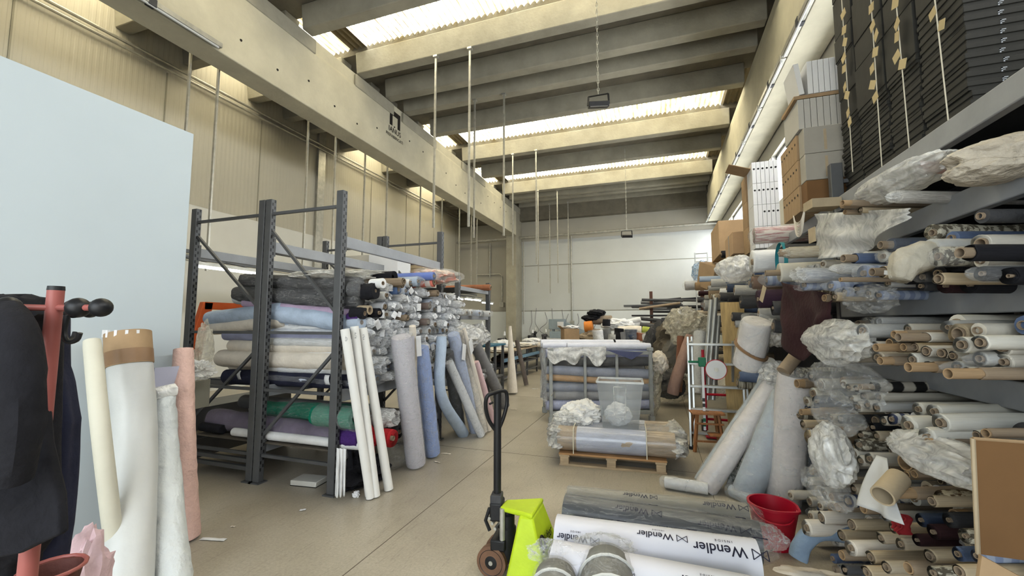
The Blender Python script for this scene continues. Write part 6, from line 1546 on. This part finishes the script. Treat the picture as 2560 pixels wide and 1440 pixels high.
heap('white crumpled cloth in the middle of the far heap', AY(1545, 812, 14.8), (.5, .25, .2), white, 22, .35)
heap('tan cloth heap at the base of the far pile', AY(1480, 845, 14.6), (.5, .25, .2), M('tan_heap', (.28, .22, .15), .9, .2, 5, .3), 23, .3)
# white long tube lying over the far table
longroll([AY(1345, 862, 11.0), AY(1465, 868, 11.0)], .07, cream, 'long cream tube lying across beyond the stillage')
tag(MB().box((-2.9, 11.05, 0), (-1.6, 11.5, .98)).build('grey_trestle', steelg), 'grey trestle below the long cream tube', 'trestle')
# dark rod rack at the far right
o = T('rod_rack', 'dark rack of long rods at the far end of the hall', 'rack', (0, 17.5, 0))
for x in (-.25, 1.6): MB().box((x - .06, 17.4, 0), (x + .06, 17.55, 2.9)).build('upright', M('rust_steel', (.10, .045, .03), .6, .2, 6, .1), o)
for z in (1.15, 1.55, 1.95, 2.3): MB().box((-1.0, 17.3, z - .03), (2.0, 18.1, z + .03)).build('arm_shelf', MATS['dark_shelf'], o)
MB().box((-1.3, 17.35, 2.30), (.9, 17.9, 2.38)).build('slotted_tray', steelg, o)
rd_ = random.Random(9)
for i in range(26):
    z = rd_.choice((1.25, 1.65, 2.05, 2.45)) + rd_.uniform(0, .2); x = rd_.uniform(-1.0, .5); a = rd_.uniform(-.15, .25)
    m, nm = rd_.choice(((dgrey, 'dark'), (blackc, 'black'), (white, 'white'), (kraftd, 'brown'), (greyf, 'grey')))
    y = 17.25 + rd_.uniform(-.1, .3)
    lab_i = '%s roll or rod in the far rod rack, %s of its pile' % (nm, ORD[i])
    longroll([(x, y, z), (x + 1.5, y, z + a)], rd_.uniform(.035, .07), m, lab_i, group='rods in the far rack', amp=.05, n=12, name='rod', cat='rod')
# film covered heaps between the cage and the right racks
for i, (x, y, Y, rd, m, lab) in enumerate(((1715, 815, 9.8, (.4, .4, .35), filmy, 'yellowed film bag hanging over the heap of dark rolls'), (1690, 905, 9.6, (.25, .3, .45), filmd, 'grey film-wrapped bundle standing by the far rack'), (1670, 965, 9.2, (.4, .4, .3), filmd, 'black bundle under smoky film on the floor'), (1650, 900, 11.5, (.4, .4, .8), dgrey, 'dark cloth heap standing behind the stillage'), (1700, 860, 11, (.5, .5, .6), M('earth_cloth', (.09, .075, .055), .9, .3, 5, .3), 'earth coloured cloth heap before the far rack'))):
    p = AY(x, y, Y); tag(MB().blob(p, rd, .4, 1.7, 30 + i, 5, 2).build('bundle', m), lab, 'bundle')
heap('black cloth core of the floor bundle under film', AY(1672, 965, 9.25), (.3, .3, .25), blackc, 41)
longroll([AY(1728, 840, 8.2), AY(1690, 950, 8.0), AY(1682, 985, 8.0)], .10, M('dusty_pink', (.30, .19, .15), .9, .15, 7, .3), 'dusty pink cloth roll slumping to the floor by the ladder')
longroll([AY(1702, 840, 9.0), AY(1696, 980, 8.9)], .07, M('rust_brown', (.20, .085, .05), .9, .15, 7, .3), 'rust brown roll standing behind the dusty pink one')
longroll([AY(1750, 830, 7.6), AY(1745, 985, 7.3)], .10, gwhite, 'grey-white roll standing behind the ladder', wrap=film)
for i, (xa, ya, xb, yb_) in enumerate(((1790, 745, 1768, 960), (1778, 750, 1758, 960), (1797, 790, 1782, 960))):
    longroll([AY(xa, ya, 7.3), AY(xb, yb_ + 40, 7.0)], .035, alum, 'silver tube leaning behind the ladder, %s of three' % ORD[i], amp=0, name='metal_tube', cat='tube')
p = G(1706, 985); carton('carton', 'small worn carton on the floor by the dusty pink cloth', p + V((.05, .2, .18)), (.3, .3, .36), .1, kraftp)
filmobj('film heap among the rolls behind the ladder', AY(1790, 950, 7.6), (.25, .3, .25), film, .4, 2.2, 50)
filmobj('film hanging over the rolls above the ladder', AX(1930, 830, 1.15), (.15, .3, .14), filmw, .4, 2.3, 51)
EXPO = -0.15
vs_ = sc.view_settings
sc.display_settings.display_device = 'sRGB'
vs_.view_transform = 'Standard'; vs_.look = 'None'; vs_.gamma = 1; vs_.use_curve_mapping = False
vs_.exposure = EXPO
sc.cycles.max_bounces = 7; sc.cycles.diffuse_bounces = 2; sc.cycles.glossy_bounces = 2; sc.cycles.transmission_bounces = 4; sc.cycles.transparent_max_bounces = 6
sc.cycles.caustics_reflective = False; sc.cycles.caustics_refractive = False; sc.cycles.sample_clamp_indirect = 6
